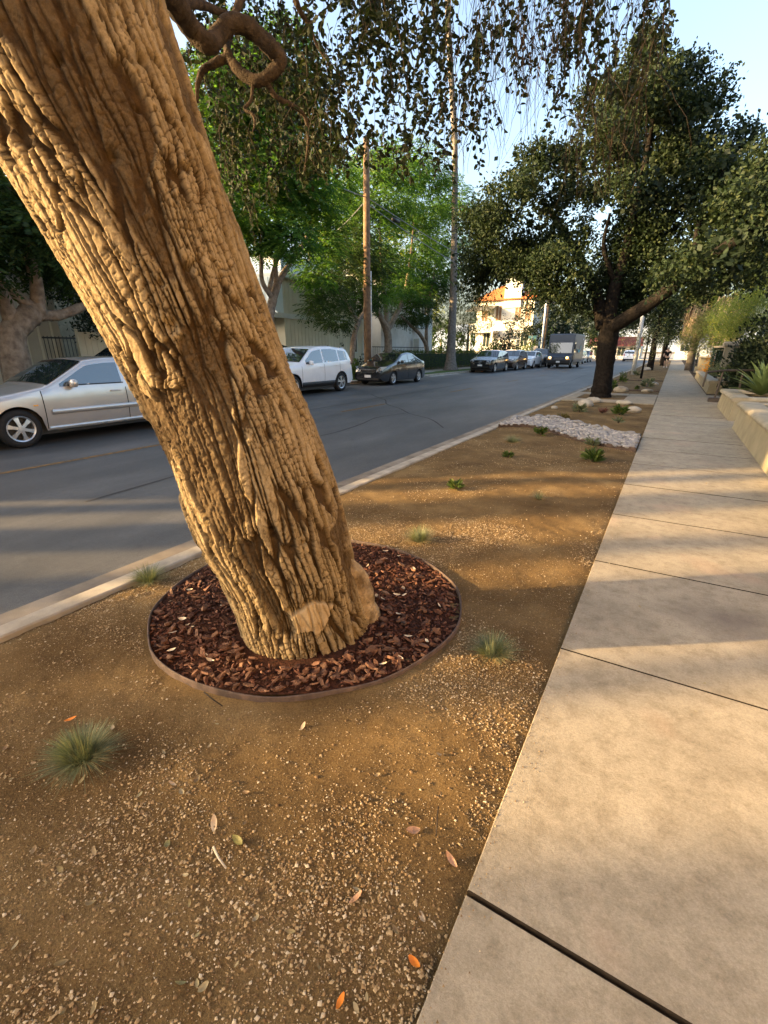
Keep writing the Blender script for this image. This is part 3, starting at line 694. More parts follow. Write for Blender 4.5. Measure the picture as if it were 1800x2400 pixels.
    def strip(s, name, x0, x1, z0, z1, sd_, m, off=.006, parent=None, dz=0.0):
        V = []; F = []; n = 16
        for i in range(n + 1):
            t = i / n; x = x0 + (x1 - x0) * t
            for z in (z0 + dz * t, (z0 + z1) / 2 + dz * t, z1 + dz * t):
                yy_ = s.sidey(x, z); o_ = off if z not in () else 0
                V.append((s.L / 2 - x, sd_ * (yy_ + o_), z))
            V.append((s.L / 2 - x, sd_ * (s.sidey(x, z0 + dz * t) - .01), z0 + dz * t)); V.append((s.L / 2 - x, sd_ * (s.sidey(x, z1 + dz * t) - .01), z1 + dz * t))
            if i:
                a, b = 5 * (i - 1), 5 * i
                F += [(a, a + 1, b + 1, b), (a + 1, a + 2, b + 2, b + 1), (a + 3, a, b, b + 3), (a + 2, a + 4, b + 4, b + 2)]
        return MB().add(V, F).build(name, m, parent or s.root, True)
    def seam(s, x, sd_, z0=None, z1=None, w=.007, slope=0.0):
        z0 = z0 or s.bot(x) + .03; z1 = z1 or s.B(x); V = []; F = []
        for i in range(9):
            z = z0 + (z1 - z0) * i / 8; xc = x + slope * (z - z0)
            for q in (-w, w): V.append((s.L / 2 - xc - q, sd_ * (s.sidey(xc, z) + .003), z))
            if i: F.append((2 * i - 2, 2 * i - 1, 2 * i + 1, 2 * i))
        MB().add(V, F).build('door_seam', M_seam, s.root)
    def wheels(s, rim):
        r_ = s.wr; w = .105
        if not hasattr(Car, 'rims'): Car.rims = {}
        key = (rim, round(r_, 3))
        if key not in Car.rims:
            ty = MB().lathe([(r_ * .66, -w), (r_ * .86, -w), (r_ * .97, -w * .8), (r_, -w * .4), (r_, w * .4), (r_ * .97, w * .8), (r_ * .86, w), (r_ * .66, w), (r_ * .60, w * .4), (r_ * .60, -w * .4), (r_ * .66, -w)], 32, axis='y').mesh('tyre', True)
            rm = MB().lathe([(r_ * .69, w * .95), (r_ * .66, w * 1.02), (r_ * .60, w * .9), (r_ * .585, w * .1)], 32, axis='y')
            k = {'five': 5, 'six': 6, 'split': 5}[rim]
            for q in range(k):
                a = 2 * math.pi * q / k + .3
                for da in ((0,) if rim != 'split' else (-.16, .16)):
                    c, sn = math.cos(a + da), math.sin(a + da); c0, s0 = math.cos(a + da * .3), math.sin(a + da * .3)
                    wd = r_ * (.115 if rim == 'five' else .085 if rim == 'six' else .055); ww = wd * 1.5 if rim == 'six' else wd
                    V = []
                    for rad, hw, y, (cc, ss) in ((r_ * .08, wd, w * 1.0, (c0, s0)), (r_ * .36, wd * .9, w * .95, (c, sn)), (r_ * .63, ww, w * .88, (c, sn))):
                        for sg in (-1, 1):
                            px_, pz_ = rad * cc - sg * hw * ss, rad * ss + sg * hw * cc; V += [(px_, y, pz_), (px_, y - .03, pz_)]
                    F = []
                    for z in (0, 4): F += [(z, z + 2, z + 6, z + 4), (z, z + 4, z + 5, z + 1), (z + 2, z + 3, z + 7, z + 6)]
                    rm.add(V, F)
            rm.lathe([(.001, w * 1.05), (r_ * .13, w * 1.04), (r_ * .16, w * .8)], 16, axis='y')
            rm = rm.mesh('rim', False); rm.materials.append(M_alloy); ty.materials.append(M_rubber)
            hb = MB().lathe([(.001, w * .25), (r_ * .585, w * .22)], 24, axis='y').mesh('brake_disc'); hb.materials.append(M_black)
            Car.rims[key] = (ty, rm, hb)
        ty, rm, hb = Car.rims[key]
        for c in s.wc:
            for sd_ in (1, -1):
                y = s.W / 2 - .125
                e = empty('wheel', (s.L / 2 - c, sd_ * y, r_)); e.parent = s.root; e.rotation_euler = (0, 0, 0 if sd_ > 0 else math.pi)
                obj('tyre', ty, None, e); obj('rim', rm, None, e); obj('brake_disc', hb, None, e)
    def mirror(s, x, z, m, sz=(.11, .19, .13)):
        for sd_ in (1, -1):
            y = sd_ * (s.sidey(x, z) + .12)
            o = MB(); o.lathe([(.001, -.5), (.34, -.47), (.47, -.3), (.5, 0), (.46, .3), (.33, .46), (.001, .5)], 12)
            o = o.build('door_mirror', m, s.root, True, (s.L / 2 - x, y, z)); o.scale = sz; o.rotation_euler = (0, 0, 0)
            MB().b2((s.L / 2 - x - .03, min(sd_ * (s.sidey(x, z) - .03), y), z - .055), (s.L / 2 - x + .03, max(sd_ * (s.sidey(x, z) - .03), y), z - .02)).build('mirror_foot', M_black, s.root)
    def handle(s, x, z, m):
        for sd_ in (1, -1):
            y = s.sidey(x, z) + .018
            MB().box((s.L / 2 - x, sd_ * y, z), (.19, .03, .028), 0, .01).build('door_handle', m, s.root)
    def nose_piece(s, name, poly, m, proud=.012, x_in=0.0, rear=False):
        """poly of (y,z) laid on the front (or rear) surface, wrapped back by the body's plan"""
        n = len(poly); V = []
        def px_(y): 
            xs_ = np.linspace(0, .9, 60)
            w = np.array([s.plan(a if not rear else s.L - a) for a in xs_]) * .985
            k = np.where(w >= abs(y))[0]; return xs_[k[0]] if len(k) else .9
        for off in (proud, -.05):
            for y, z in poly:
                xx_ = px_(y) + x_in; X = s.L / 2 - xx_ + off if not rear else -s.L / 2 + xx_ - off
                V.append((X, y, z))
        F = [tuple(range(n)), tuple(reversed(range(n, 2 * n)))] + [(k, (k + 1) % n, n + (k + 1) % n, n + k) for k in range(n)]
        return recalc(MB().add(V, F).build(name, m, s.root))
    def rect(s, name, y0, y1, z0, z1, m, proud=.012, k=6, rear=False):
        ys = np.linspace(y0, y1, k); return s.nose_piece(name, [(y, z0) for y in ys] + [(y, z1) for y in reversed(ys)], m, proud, 0, rear)
HEAD = -math.pi / 2        # facing the camera end of the street (-Y)
PK = 'cars parked along the far kerb'
def park(xs, yf, L): return (xs, yf + L / 2, ROAD_Z)

# --- silver estate car passing in the far lane
P_silver = paint('silver_beige_paint', (.50, .46, .43), .55, .30)
L_ = 4.71
v = Car('estate_car', 'silver beige estate car with six-spoke wheels driving by behind the leaning trunk', (-9.06 - .80, 2.55 + L_ / 2, ROAD_Z), HEAD, L_, 1.76, 1.43,
        [(0, .60), (.05, .70), (.35, .80), (1.30, .95), (1.42, .985), (2.15, 1.385), (2.5, 1.425), (3.2, 1.43), (4.1, 1.39), (4.25, 1.34), (4.62, .92), (4.71, .60)],
        [(0, .66), (1.3, .90), (2.2, .93), (4.71, .97)], 2.665, .90, .315, P_silver, None, rim='six', ws=(1.44, 2.12, .93), rw=(4.27, 4.56), wins=[(1.62, 2.72), (2.80, 3.55), (3.63, 4.30)], sill=.235)
for sd_ in (1, -1):
    v.strip('side_moulding', 1.40, 3.35, .50, .585, sd_, P_silver, .022)
    v.strip('sill_trim', 1.32, 3.15, .235, .30, sd_, mat('bright_sill', (.55, .55, .56), (.45, .45, .46), 9, .3, .5, metal=.6), .016)
    v.strip('window_surround', 1.75, 4.25, .955, .975, sd_, M_black, .008)
    v.seam(1.30, sd_, .27, .90); v.seam(2.76, sd_, .27, .95)
    v.strip('turn_repeater', 1.14, 1.21, .66, .685, sd_, M_amber, .008)
v.mirror(1.80, 1.00, P_silver, (.13, .20, .14)); v.handle(2.55, .83, P_silver); v.handle(3.35, .85, P_silver)
v.rect('grille', -.36, .36, .50, .68, M_black); v.rect('headlight', .40, .72, .52, .68, M_lamp); v.rect('headlight', -.72, -.40, .52, .68, M_lamp); v.rect('licence_plate', -.18, .18, .36, .46, M_plate, .02)
# --- white crossover
P_white = paint('white_paint', (.74, .75, .78), 0, .3)
v = Car('crossover', 'white crossover with black sill cladding parked just behind the leaning trunk', park(-11.48 - .82, 11.85, 4.78), HEAD, 4.78, 1.93, 1.74,
        [(0, .72), (.06, .86), (.4, .96), (1.25, 1.10), (1.4, 1.15), (2.15, 1.64), (2.6, 1.72), (3.3, 1.74), (4.25, 1.66), (4.4, 1.60), (4.66, 1.10), (4.78, .66)],
        [(0, .82), (1.3, 1.03), (2.2, 1.07), (4.2, 1.17), (4.78, 1.20)], 2.85, .96, .365, P_white, PK, rim='split', cladding=True, sill=.30, ws=(1.42, 2.12, .92), rw=(4.42, 4.62), wins=[(1.68, 2.68), (2.76, 3.66), (3.74, 4.28)], arch=.425, glass_hi=.125)
for sd_ in (1, -1):
    v.seam(1.42, sd_, .48, 1.02); v.seam(2.72, sd_, .48, 1.08); v.seam(3.72, sd_, .70, 1.12)
    v.strip('tail_light', 4.50, 4.74, 1.02, 1.16, sd_, M_red, .012)
v.mirror(1.86, 1.13, P_white, (.13, .22, .16)); v.handle(2.52, .98, P_white); v.handle(3.52, 1.02, P_white)
v.rect('licence_plate', -.18, .18, .8, .9, M_plate, .02, rear=True); v.rect('grille', -.55, .55, .55, .82, M_black); v.rect('headlight', .5, .82, .80, .92, M_lamp); v.rect('headlight', -.82, -.5, .80, .92, M_lamp)
MB().box((-4.78 / 2 + .42, 0, 1.655), (.30, 1.18, .03), 0, .01).build('roof_spoiler', P_white, v.root)
# --- black sedan
P_black = paint('black_paint', (.012, .012, .014), 0, .2)
v = Car('sedan', 'black compact sedan parked behind the white crossover near the wooden pole', park(-11.5 - .78, 19.05, 4.57), HEAD, 4.57, 1.79, 1.51,
        [(0, .62), (.05, .76), (.3, .86), (1.0, 1.02), (1.2, 1.07), (1.95, 1.44), (2.5, 1.51), (3.0, 1.48), (3.9, 1.13), (4.4, 1.06), (4.5, .96), (4.57, .62)],
        [(0, .75), (1.2, .96), (3.2, 1.01), (4.57, 1.02)], 2.685, .93, .315, P_black, PK, rim='split', ws=(1.22, 1.92, .92), rw=(3.08, 3.78, .85), wins=[(1.5, 2.42), (2.5, 3.28), (3.33, 3.7)], sill=.20)
for sd_ in (1, -1): v.seam(1.35, sd_, .3, .95); v.seam(2.46, sd_, .26, 1.0); v.seam(3.3, sd_, .6, 1.0)
v.mirror(1.62, 1.06, P_black); v.handle(2.3, .88, P_black); v.handle(3.14, .9, P_black)
for a in (-1, 1): v.nose_piece('headlight', [(a * .47, .60), (a * .74, .66), (a * .83, .86), (a * .70, .84), (a * .50, .72)], M_lamp)
v.nose_piece('grille', [(-.42, .68), (-.28, .56), (.28, .56), (.42, .68), (.40, .72), (0, .70), (-.40, .72)], M_black, .016)
v.rect('grille_trim', -.36, .36, .585, .60, M_chrome, .022); v.rect('badge', -.06, .06, .62, .69, M_chrome, .026, 3); v.rect('licence_plate', -.17, .17, .36, .48, M_plate, .022)
v.rect('bumper_intake', -.6, .6, .24, .34, M_black, .014)
# --- black premium crossover
v = Car('crossover', 'black crossover with a round star badge parked first past the palm trunk', park(-11.65 - .80, 34.9, 4.66), HEAD, 4.66, 1.89, 1.64,
        [(0, .74), (.05, .86), (.3, .97), (1.2, 1.10), (1.35, 1.14), (2.05, 1.58), (2.5, 1.64), (3.3, 1.62), (4.2, 1.50), (4.5, 1.10), (4.66, .70)],
        [(0, .84), (1.3, 1.03), (4.66, 1.12)], 2.87, .85, .36, P_black, PK, rim='five', ws=(1.38, 2.02, .92), rw=(4.22, 4.48), wins=[(1.6, 2.6), (2.68, 3.5), (3.58, 4.1)], sill=.26, n=46)
for a in (-1, 1): v.nose_piece('headlight', [(a * .50, .80), (a * .78, .82), (a * .82, .92), (a * .52, .90)], M_lamp)
v.rect('grille', -.46, .46, .62, .88, M_seam); v.rect('grille_trim', -.44, .44, .745, .765, M_chrome, .02); v.rect('licence_plate', -.18, .18, .48, .60, M_plate, .025)
v.mirror(1.72, 1.12, P_black)
e = MB()
e.lathe([(.085, .0), (.095, .012), (.105, .0)], 20, axis='x')
for k in range(3):
    a = math.pi / 2 + k * 2.0944; e.add([(0.006, .09 * math.cos(a), .09 * math.sin(a)), (.012, .018 * math.cos(a + 1.57), .018 * math.sin(a + 1.57)), (.012, -.018 * math.cos(a + 1.57), -.018 * math.sin(a + 1.57))], [(0, 1, 2)])
e.build('star_badge', M_chrome, v.root, False, (4.66 / 2 + .03, 0, .76))
# --- brown crossover
P_brown = paint('bronze_brown_paint', (.115, .078, .06), .5, .25)
v = Car('crossover', 'bronze brown crossover parked between the black and the white crossover', park(-11.5 - .80, 40.4, 4.6), HEAD, 4.6, 1.86, 1.68,
        [(0, .74), (.05, .86), (.35, .98), (1.15, 1.12), (1.3, 1.16), (2.0, 1.6), (2.5, 1.68), (3.3, 1.66), (4.2, 1.54), (4.45, 1.1), (4.6, .7)],
        [(0, .84), (1.3, 1.04), (4.6, 1.12)], 2.7, .9, .35, P_brown, PK, ws=(1.32, 1.98, .92), rw=(4.22, 4.42), wins=[(1.6, 2.55), (2.63, 3.45), (3.53, 4.1)], sill=.26, n=40)
for a in (-1, 1): v.nose_piece('headlight', [(a * .45, .80), (a * .76, .84), (a * .80, .97), (a * .50, .90)], M_lamp)
v.rect('grille', -.42, .42, .62, .84, M_seam); v.rect('licence_plate', -.18, .18, .46, .58, M_plate, .025); v.mirror(1.7, 1.13, P_brown)
# --- white hatchback crossover
v = Car('hatchback', 'small white crossover parked behind the brown one beside the delivery van', park(-11.4 - .78, 45.7, 4.5), HEAD, 4.5, 1.83, 1.6,
        [(0, .7), (.05, .82), (.35, .94), (1.1, 1.06), (1.3, 1.12), (2.0, 1.54), (2.5, 1.6), (3.2, 1.58), (4.1, 1.42), (4.4, 1.05), (4.5, .66)],
        [(0, .8), (1.3, 1.0), (4.5, 1.12)], 2.69, .88, .345, P_white, PK, ws=(1.32, 1.96, .92), rw=(4.12, 4.36), wins=[(1.6, 2.5), (2.6, 3.4), (3.48, 3.95)], sill=.24, n=40, cladding=True)
for a in (-1, 1): v.nose_piece('headlight', [(a * .45, .74), (a * .76, .78), (a * .80, .9), (a * .50, .86)], M_lamp)
v.rect('grille', -.42, .42, .5, .72, M_black); v.mirror(1.68, 1.1, P_white)
# --- grey pickup
P_grey = paint('grey_paint', (.085, .085, .09), .4, .3)
v = Car('pickup_truck', 'dark grey pickup half hidden behind the delivery van', park(-11.4 - .85, 51.2, 5.5), HEAD, 5.5, 1.95, 1.85,
        [(0, .85), (.05, 1.02), (.3, 1.10), (1.35, 1.18), (1.5, 1.24), (2.1, 1.78), (2.5, 1.85), (3.4, 1.83), (3.62, 1.3), (3.7, 1.2), (5.42, 1.2), (5.5, .8)],
        [(0, .95), (5.5, 1.15)], 3.4, .98, .39, P_grey, PK, ws=(1.52, 2.06, .92), rw=(3.48, 3.62), wins=[(1.75, 2.6), (2.68, 3.4)], sill=.36, n=40)
v.rect('grille', -.6, .6, .66, .98, M_black); v.rect('headlight', .62, .86, .82, 1.0, M_lamp); v.rect('headlight', -.86, -.62, .82, 1.0, M_lamp); v.mirror(1.9, 1.25, P_grey)
# --- cars beyond and behind
def plain_suv(name, label, loc, head, p, L=4.6, W=1.85, H=1.66, group=None, rear=False, n=34):
    k = H / 1.66
    v = Car(name, label, loc, head, L, W, H, [(0, .74 * k), (.05, .86 * k), (.35, .98 * k), (1.15, 1.1 * k), (1.3, 1.15 * k), (2.0, 1.58 * k), (2.5, H), (3.3, 1.64 * k), (L - .4, 1.5 * k), (L - .15, 1.1 * k), (L, .7 * k)],
            [(0, .84 * k), (1.3, 1.03 * k), (L, 1.1 * k)], 2.7, .9, .345, p, group, ws=(1.32, 1.98, .92), rw=(L - .38, L - .18), wins=[(1.6, 2.55), (2.63, 3.4), (3.48, L - .5)], sill=.26, n=n)
    for a in (-1, 1):
        v.nose_piece('headlight', [(a * .45, .80 * k), (a * .76, .84 * k), (a * .80, .97 * k), (a * .50, .90 * k)], M_lamp)
        v.nose_piece('tail_light', [(a * .55, .86 * k), (a * .80, .86 * k), (a * .80, 1.05 * k), (a * .60, 1.05 * k)], M_red, .012, 0, True)
    v.rect('grille', -.42, .42, .6, .82, M_black); v.rect('licence_plate', -.18, .18, .75, .87, M_plate, .02, rear=True); v.rect('licence_plate', -.18, .18, .46, .58, M_plate, .02); v.mirror(1.7, 1.12 * k, p)
    return v
plain_suv('crossover', 'silver white car parked behind the passing estate, only its roof showing', (-12.35, 7.75, ROAD_Z), HEAD, paint('pale_silver_paint', (.60, .62, .64), .3, .3), L=4.7, H=1.72, group=PK)
plain_suv('crossover', 'dark blue-black car in the driveway behind the white crossover', (-16.9, 16.6, .12), R(-75), paint('blue_black_paint', (.012, .015, .022), .2, .2), H=1.66)
P_dkred = paint('dark_maroon_paint', (.05, .015, .015), .2, .25)
plain_suv('crossover', 'dark car just right of the delivery van, partly hidden by it', (-10.9, 66.0, ROAD_Z), HEAD, P_black, group=PK)
plain_suv('crossover', 'pale green-white car parked far down the street left of the oak trunk', (-11.6, 73.0, ROAD_Z), HEAD, paint('pale_green_paint', (.45, .52, .48), .1, .3), group=PK)
plain_suv('crossover', 'dark car parked past the pale one, left of the oak trunk', (-11.8, 79.5, ROAD_Z), HEAD, P_dkred, group=PK)
plain_suv('crossover', 'white SUV seen from the rear driving away beyond the oak trunk', (-6.3, 90, ROAD_Z), math.pi / 2, P_white, H=1.75)
# --- delivery step van
P_van = paint('slate_blue_grey_paint', (.030, .042, .066), 0, .55, .15)
van = empty('delivery_van', (-9.40, 48.0, ROAD_Z), HEAD, 'slate grey delivery step van with lit amber headlamps driving toward the camera', 'van')
# local: +x front; front face at x=0, body goes back to -6.4
def side_poly(x0, pts, w): return pts
hw = 1.162
pr = [(-.02, .55), (0, 1.02), (-.55, 1.30), (-.80, 2.55), (-.92, 3.05), (-1.05, 3.12), (-6.3, 3.14), (-6.4, 3.05), (-6.4, .55)]
b = MB(); n = len(pr)
V = [(x, -hw + (.10 if z < 1.05 and x > -.1 else .04 if z > 3.08 else 0), z) for x, z in pr] + [(x, hw - (.10 if z < 1.05 and x > -.1 else .04 if z > 3.08 else 0), z) for x, z in pr]
b.add(V, [tuple(range(n)), tuple(reversed(range(n, 2 * n)))] + [(k, (k + 1) % n, n + (k + 1) % n, n + k) for k in range(n)])
recalc(b.build('body', P_van, van))
MB().b2((-6.2, -1.0, .32), (-.1, 1.0, .60)).build('chassis', M_black, van)
def quadm(pts, name, m, par=van): return MB().add(pts, [tuple(range(len(pts)))]).build(name, m, par)
ws = quadm([(-.575, -1.02, 1.40), (-.575, 1.02, 1.40), (-.745, 1.02, 2.32), (-.745, -1.02, 2.32)], 'windshield', M_glass)
for p_ in ws.data.vertices: p_.co.x += .012
MB().b2((-.66, -.02, 1.38), (-.50, .02, 1.5)).build('wiper', M_black, van)
for y0, y1 in ((-1.10, 1.10),):
    MB().b2((-.05, y0, .50), (.10, y1, .76), .03).build('bumper', M_black, van)
MB().add([(.012, -.42, .80), (.012, .42, .80), (-.0, .42, 1.00), (-.0, -.42, 1.00)], [(0, 1, 2, 3)]).build('grille', mat('van_grille', (.13, .14, .16), (.04, .04, .05), 40, .5, .4), van)
M_headlamp = nodes('lit_headlamp')[0]; _B = M_headlamp.node_tree.nodes['Principled BSDF']; _B.inputs['Base Color'].default_value = (.9, .6, .2, 1); _B.inputs['Emission Color'].default_value = (1, .55, .14, 1); _B.inputs['Emission Strength'].default_value = 1.6
for sg in (-1, 1):
    h = MB().b2((-.02, min(sg * .62, sg * .98), .80), (.03, max(sg * .62, sg * .98), 1.08), .02).build('headlight', M_lamp, van)
    MB().lathe([(.001, .012), (.10, .008), (.11, 0)], 16, (.03, sg * .78, .97), 'x').build('lamp', M_headlamp, h)
    MB().b2((-.02, min(sg * .70, sg * 1.04), .795), (.035, max(sg * .70, sg * 1.04), .86), .01).build('turn_lamp', M_amber, van)
    m_ = MB().b2((-.62, min(sg * 1.2, sg * 1.34), 1.75), (-.52, max(sg * 1.2, sg * 1.34), 2.2), .03).build('door_mirror', M_black, van)
    MB().tube([(-.60, sg * 1.14, 1.6), (-.57, sg * 1.26, 1.75)], .02, 6).build('mirror_arm', M_black, m_)
    quadm([(-.95, sg * 1.163, .7), (-1.75, sg * 1.163, .7), (-1.75, sg * 1.163, 2.6), (-1.0, sg * 1.163, 2.6)], 'cab_door', paint('van_door_paint', (.026, .031, .043), 0, .6, .1))
    quadm([(-1.05, sg * 1.167, 1.45), (-1.65, sg * 1.167, 1.45), (-1.65, sg * 1.167, 2.35), (-1.12, sg * 1.167, 2.35)], 'cab_window', M_glass)
    # the curved arrow on the side
    arc = []; arcF = []
    for i in range(17):
        t = i / 16; x = -2.7 - 1.9 * t if sg > 0 else -4.6 + 1.9 * t; z = 1.95 - .42 * math.sin(math.pi * (.10 + .80 * t)); w = .05 + .07 * math.sin(math.pi * t)
        arc += [(x, sg * 1.164, z - w), (x, sg * 1.164, z + w)]
        if i: arcF.append((2 * i - 2, 2 * i - 1, 2 * i + 1, 2 * i))
    x, z = (-4.72, 1.86) if sg > 0 else (-2.58, 1.86); k = len(arc)
    arc += [(x + .35 * (1 if sg > 0 else -1), sg * 1.164, z + .2), (x - .05 * sg, sg * 1.164, z + .22), (x - .02 * sg, sg * 1.164, z - .18)]; arcF.append((k, k + 1, k + 2))
    MB().add(arc, arcF).build('side_arrow_logo', mat('teal_vinyl', (.03, .34, .42), (.025, .28, .36), 5, .5, .4), van)
    quadm([(-5.5, sg * 1.164, 2.62), (-5.9, sg * 1.164, 2.62), (-5.9, sg * 1.164, 2.78), (-5.5, sg * 1.164, 2.78)], 'decal', M_plate)
    for c in (-1.05, -5.0):
        e = empty('wheel', (c, sg * 1.0, .40)); e.parent = van; e.rotation_euler = (0, 0, 0 if sg > 0 else math.pi)
        MB().lathe([(.22, -.12), (.36, -.12), (.40, -.07), (.40, .07), (.36, .12), (.22, .12)], 24, axis='y').build('tyre', M_rubber, e, True)
        MB().lathe([(.001, .03), (.10, .09), (.15, .05), (.22, .10)], 20, axis='y').build('rim', M_alloy, e, True)
quadm([(.012 + .09, -.17, .52), (.012 + .09, .17, .52), (.012 + .09, .17, .68), (.012 + .09, -.17, .68)], 'licence_plate', M_plate)

# ================================================================== FAR SIDE OF THE STREET: ground
M_lawn = mat('lawn', (.075, .115, .03), (.045, .075, .02), 30, .95, .1, .8, 80)
M_apron = mat('pale_driveway', (.34, .32, .30), (.24, .225, .21), 3, .9, .2, .3, 90)
tag(MB().b2((FAR_KERB_X - .16, -60, -.33), (FAR_KERB_X, 94, .0), .012).build('far_kerb', M_kerb), kind='structure')
tag(MB().b2((-15.1, -60, -.33), (FAR_KERB_X - .161, 94, -.012)).build('far_parkway_grass', M_lawn), kind='structure')
tag(MB().b2((-16.5, -60, -.33), (-15.101, 94, .008), .008).build('far_sidewalk', M_conc), kind='structure')
tag(MB().b2((-70, -60, -.33), (-16.501, 94, .06)).build('far_yard', mat('yard_soil', (.13, .105, .06), (.07, .06, .03), 3, .95, .1, .5, 60)), kind='structure')
tag(MB().add([(-12.9, 27.5, ROAD_Z + .004), (-12.9, 32.5, ROAD_Z + .004), (-15.2, 32.0, .016), (-15.2, 28.0, .016)], [(0, 1, 2, 3)]).build('driveway', M_apron), kind='structure')
tag(MB().add([(-16.52, 28.0, .068), (-16.52, 32.0, .068), (-24, 32, .068), (-24, 28, .068)], [(0, 1, 2, 3)]).build('driveway', M_apron), kind='structure')
tag(MB().add([(-13.3, 13.0, .006), (-13.3, 20.0, .006), (-19.4, 20, .07), (-19.4, 13.0, .07)], [(0, 1, 2, 3)]).build('driveway', M_apron), kind='structure')
# right-hand yard behind the planters
M_bed = mat('planting_bed_soil', (.06, .042, .028), (.03, .022, .015), 12, .95, .1, .8, 60)
tag(MB().b2((1.155, 19.2, -.33), (40, 94, -.006)).build('right_yard', M_bed), kind='structure')
tag(MB().b2((1.155, -12, -.33), (40, 19.199, -.004)).build('right_walkway', M_conc), kind='structure')
tag(MB().b2((-60, 107, -.34), (60, 400, -.05)).build('far_block_ground', M_apron), kind='structure')

# ================================================================== BUILDINGS
M_side = mat('grey_green_siding', (.55, .51, .385), (.48, .44, .33), 1.5, .85, .2, .15, 60)
M_side2 = mat('sky_tinted_siding', (.62, .67, .66), (.55, .60, .59), 1.5, .85, .2, .15, 60)  # blue sky light on the apartment's left face is mixed into this colour
M_trim = mat('pale_trim', (.55, .55, .50), (.47, .47, .42), 3, .7, .3)
M_stucco = mat('white_stucco', (.62, .60, .56), (.53, .51, .47), 2, .9, .2, .4, 70)
M_beige = mat('beige_stucco', (.255, .225, .155), (.185, .16, .108), 2.5, .9, .15, .5, 60)
M_bcap = mat('planter_cap', (.285, .25, .185), (.20, .175, .128), 4, .85, .2, .35, 70)
M_window = paint('window_pane', (.03, .04, .045), 0, .03)
M_roof = mat('flat_roof', (.18, .17, .15), (.12, .11, .1), 4, .9, .1)
M_tile = mat('orange_roof_tile', (.42, .14, .045), (.30, .095, .03), 5, .85, .2, .4, 30)
M_redroof = mat('red_awning', (.13, .04, .038), (.10, .03, .028), 3, .6, .3)
M_iron = mat('black_iron', (.02, .022, .024), (.012, .013, .015), 20, .5, .4)
def window_part(par, lo, hi, face='x', m=M_window, fr=.07):
    """window on a face: frame bars + pane; face 'x' = plane of constant x (facing +x), 'y' = facing -y"""
    b = MB(); (a0, z0), (a1, z1) = lo[1:], hi[1:]; c = lo[0]
    def bx(u0, u1, w0, w1):
        if face == 'x': b.b2((c - .03, u0, w0), (c + .05, u1, w1))
        else: b.b2((u0, c - .05, w0), (u1, c + .03, w1))
    bx(a0 - fr, a1 + fr, z0 - fr, z0); bx(a0 - fr, a1 + fr, z1, z1 + fr); bx(a0 - fr, a0, z0, z1); bx(a1, a1 + fr, z0, z1); bx((a0 + a1) / 2 - .025, (a0 + a1) / 2 + .025, z0, z1)
    w = b.build('window', M_trim, par)
    q = MB()
    if face == 'x': q.add([(c + .01, a0, z0), (c + .01, a1, z0), (c + .01, a1, z1), (c + .01, a0, z1)], [(0, 1, 2, 3)])
    else: q.add([(a0, c - .01, z0), (a1, c - .01, z0), (a1, c - .01, z1), (a0, c - .01, z1)], [(0, 1, 2, 3)])
    q.build('pane', m, w); return w
# ---- apartment block with vertical siding (seen between the trees)
b1 = empty('siding_apartment', (-19.5, 21.5, .06), 0, 'two-storey grey-green apartment block with vertical board siding behind the white crossover', 'building')
MB().b2((-9.5, 0, 0), (0, 6.4, 5.2)).build('wall', M_side, b1)
MB().b2((-9.8, -.35, 5.2), (.35, 6.75, 5.45)).build('eave', M_trim, b1)
MB().add([(-9.6, -.25, 5.45), (.25, -.25, 5.45), (.25, 6.6, 5.45), (-9.6, 6.6, 5.45), (-9.2, .35, 6.5), (-.4, .35, 6.5), (-.4, 6.0, 6.5), (-9.2, 6.0, 6.5)], [(0, 1, 5, 4), (1, 2, 6, 5), (2, 3, 7, 6), (3, 0, 4, 7), (4, 5, 6, 7)]).build('mansard_roof', M_side2, b1)
MB().b2((-9.5, -.9, 3.15), (.06, -.003, 3.40)).build('floor_band', M_trim, b1)
MB().b2((.003, -.9, 3.12), (.07, 6.45, 3.38)).build('floor_band', M_trim, b1)
MB().b2((-9.5, -.85, 3.40), (-.001, -.004, 5.19)).build('upper_bay', M_side2, b1)
for k in range(20):
    y = .2 + k * .32
    MB().b2((.004, y - .035, .05), (.030, y + .035, 3.10)).build('batten', M_side, b1)
    if y > .1: MB().b2((.004, y - .035, 3.40), (.030, y + .035, 5.18)).build('batten', M_side, b1)
for k in range(14):
    x = -.25 - k * .32
    if not (-3.0 < x < -1.75): MB().b2((x - .035, -.876, 3.42), (x + .035, -.852, 5.17)).build('batten', M_side2, b1)
window_part(b1, (-.853, -2.9, 3.75), (-.853, -1.85, 4.9), 'y')
MB().b2((-3.6, -.06, .02), (-.9, -.005, 2.35)).build('garage_door', M_side2, b1)
for z in (.6, 1.18, 1.76): MB().b2((-3.55, -.075, z), (-.95, -.062, z + .03)).build('door_rib', M_trim, bpy.data.objects['garage_door'])
MB().b2((-.86, -.12, 0), (-.70, .0, 3.14)).build('post', M_trim, b1)
MB().tube([(.05, -.88, 3.32), (.28, -.95, 3.42), (.40, -.95, 3.34)], .05, 8).build('security_camera', M_side2, b1)
# ---- cream wing with small window, next to it
b1b = empty('cream_wing', (-19.9, 28.2, .06), 0, 'low cream building wing with a small dark window behind the wooden pole', 'building')
MB().b2((-8, 0, 0), (0, 2.6, 3.9)).build('wall', M_side, b1b); MB().b2((-8.2, -.2, 3.9), (.25, 2.8, 4.1)).build('eave', M_trim, b1b)
window_part(b1b, (0.0, .5, 1.3), (0.0, 1.2, 2.5), 'x'); MB().b2((.002, 1.9, 0), (.06, 2.1, 3.9)).build('corner_board', M_trim, b1b)
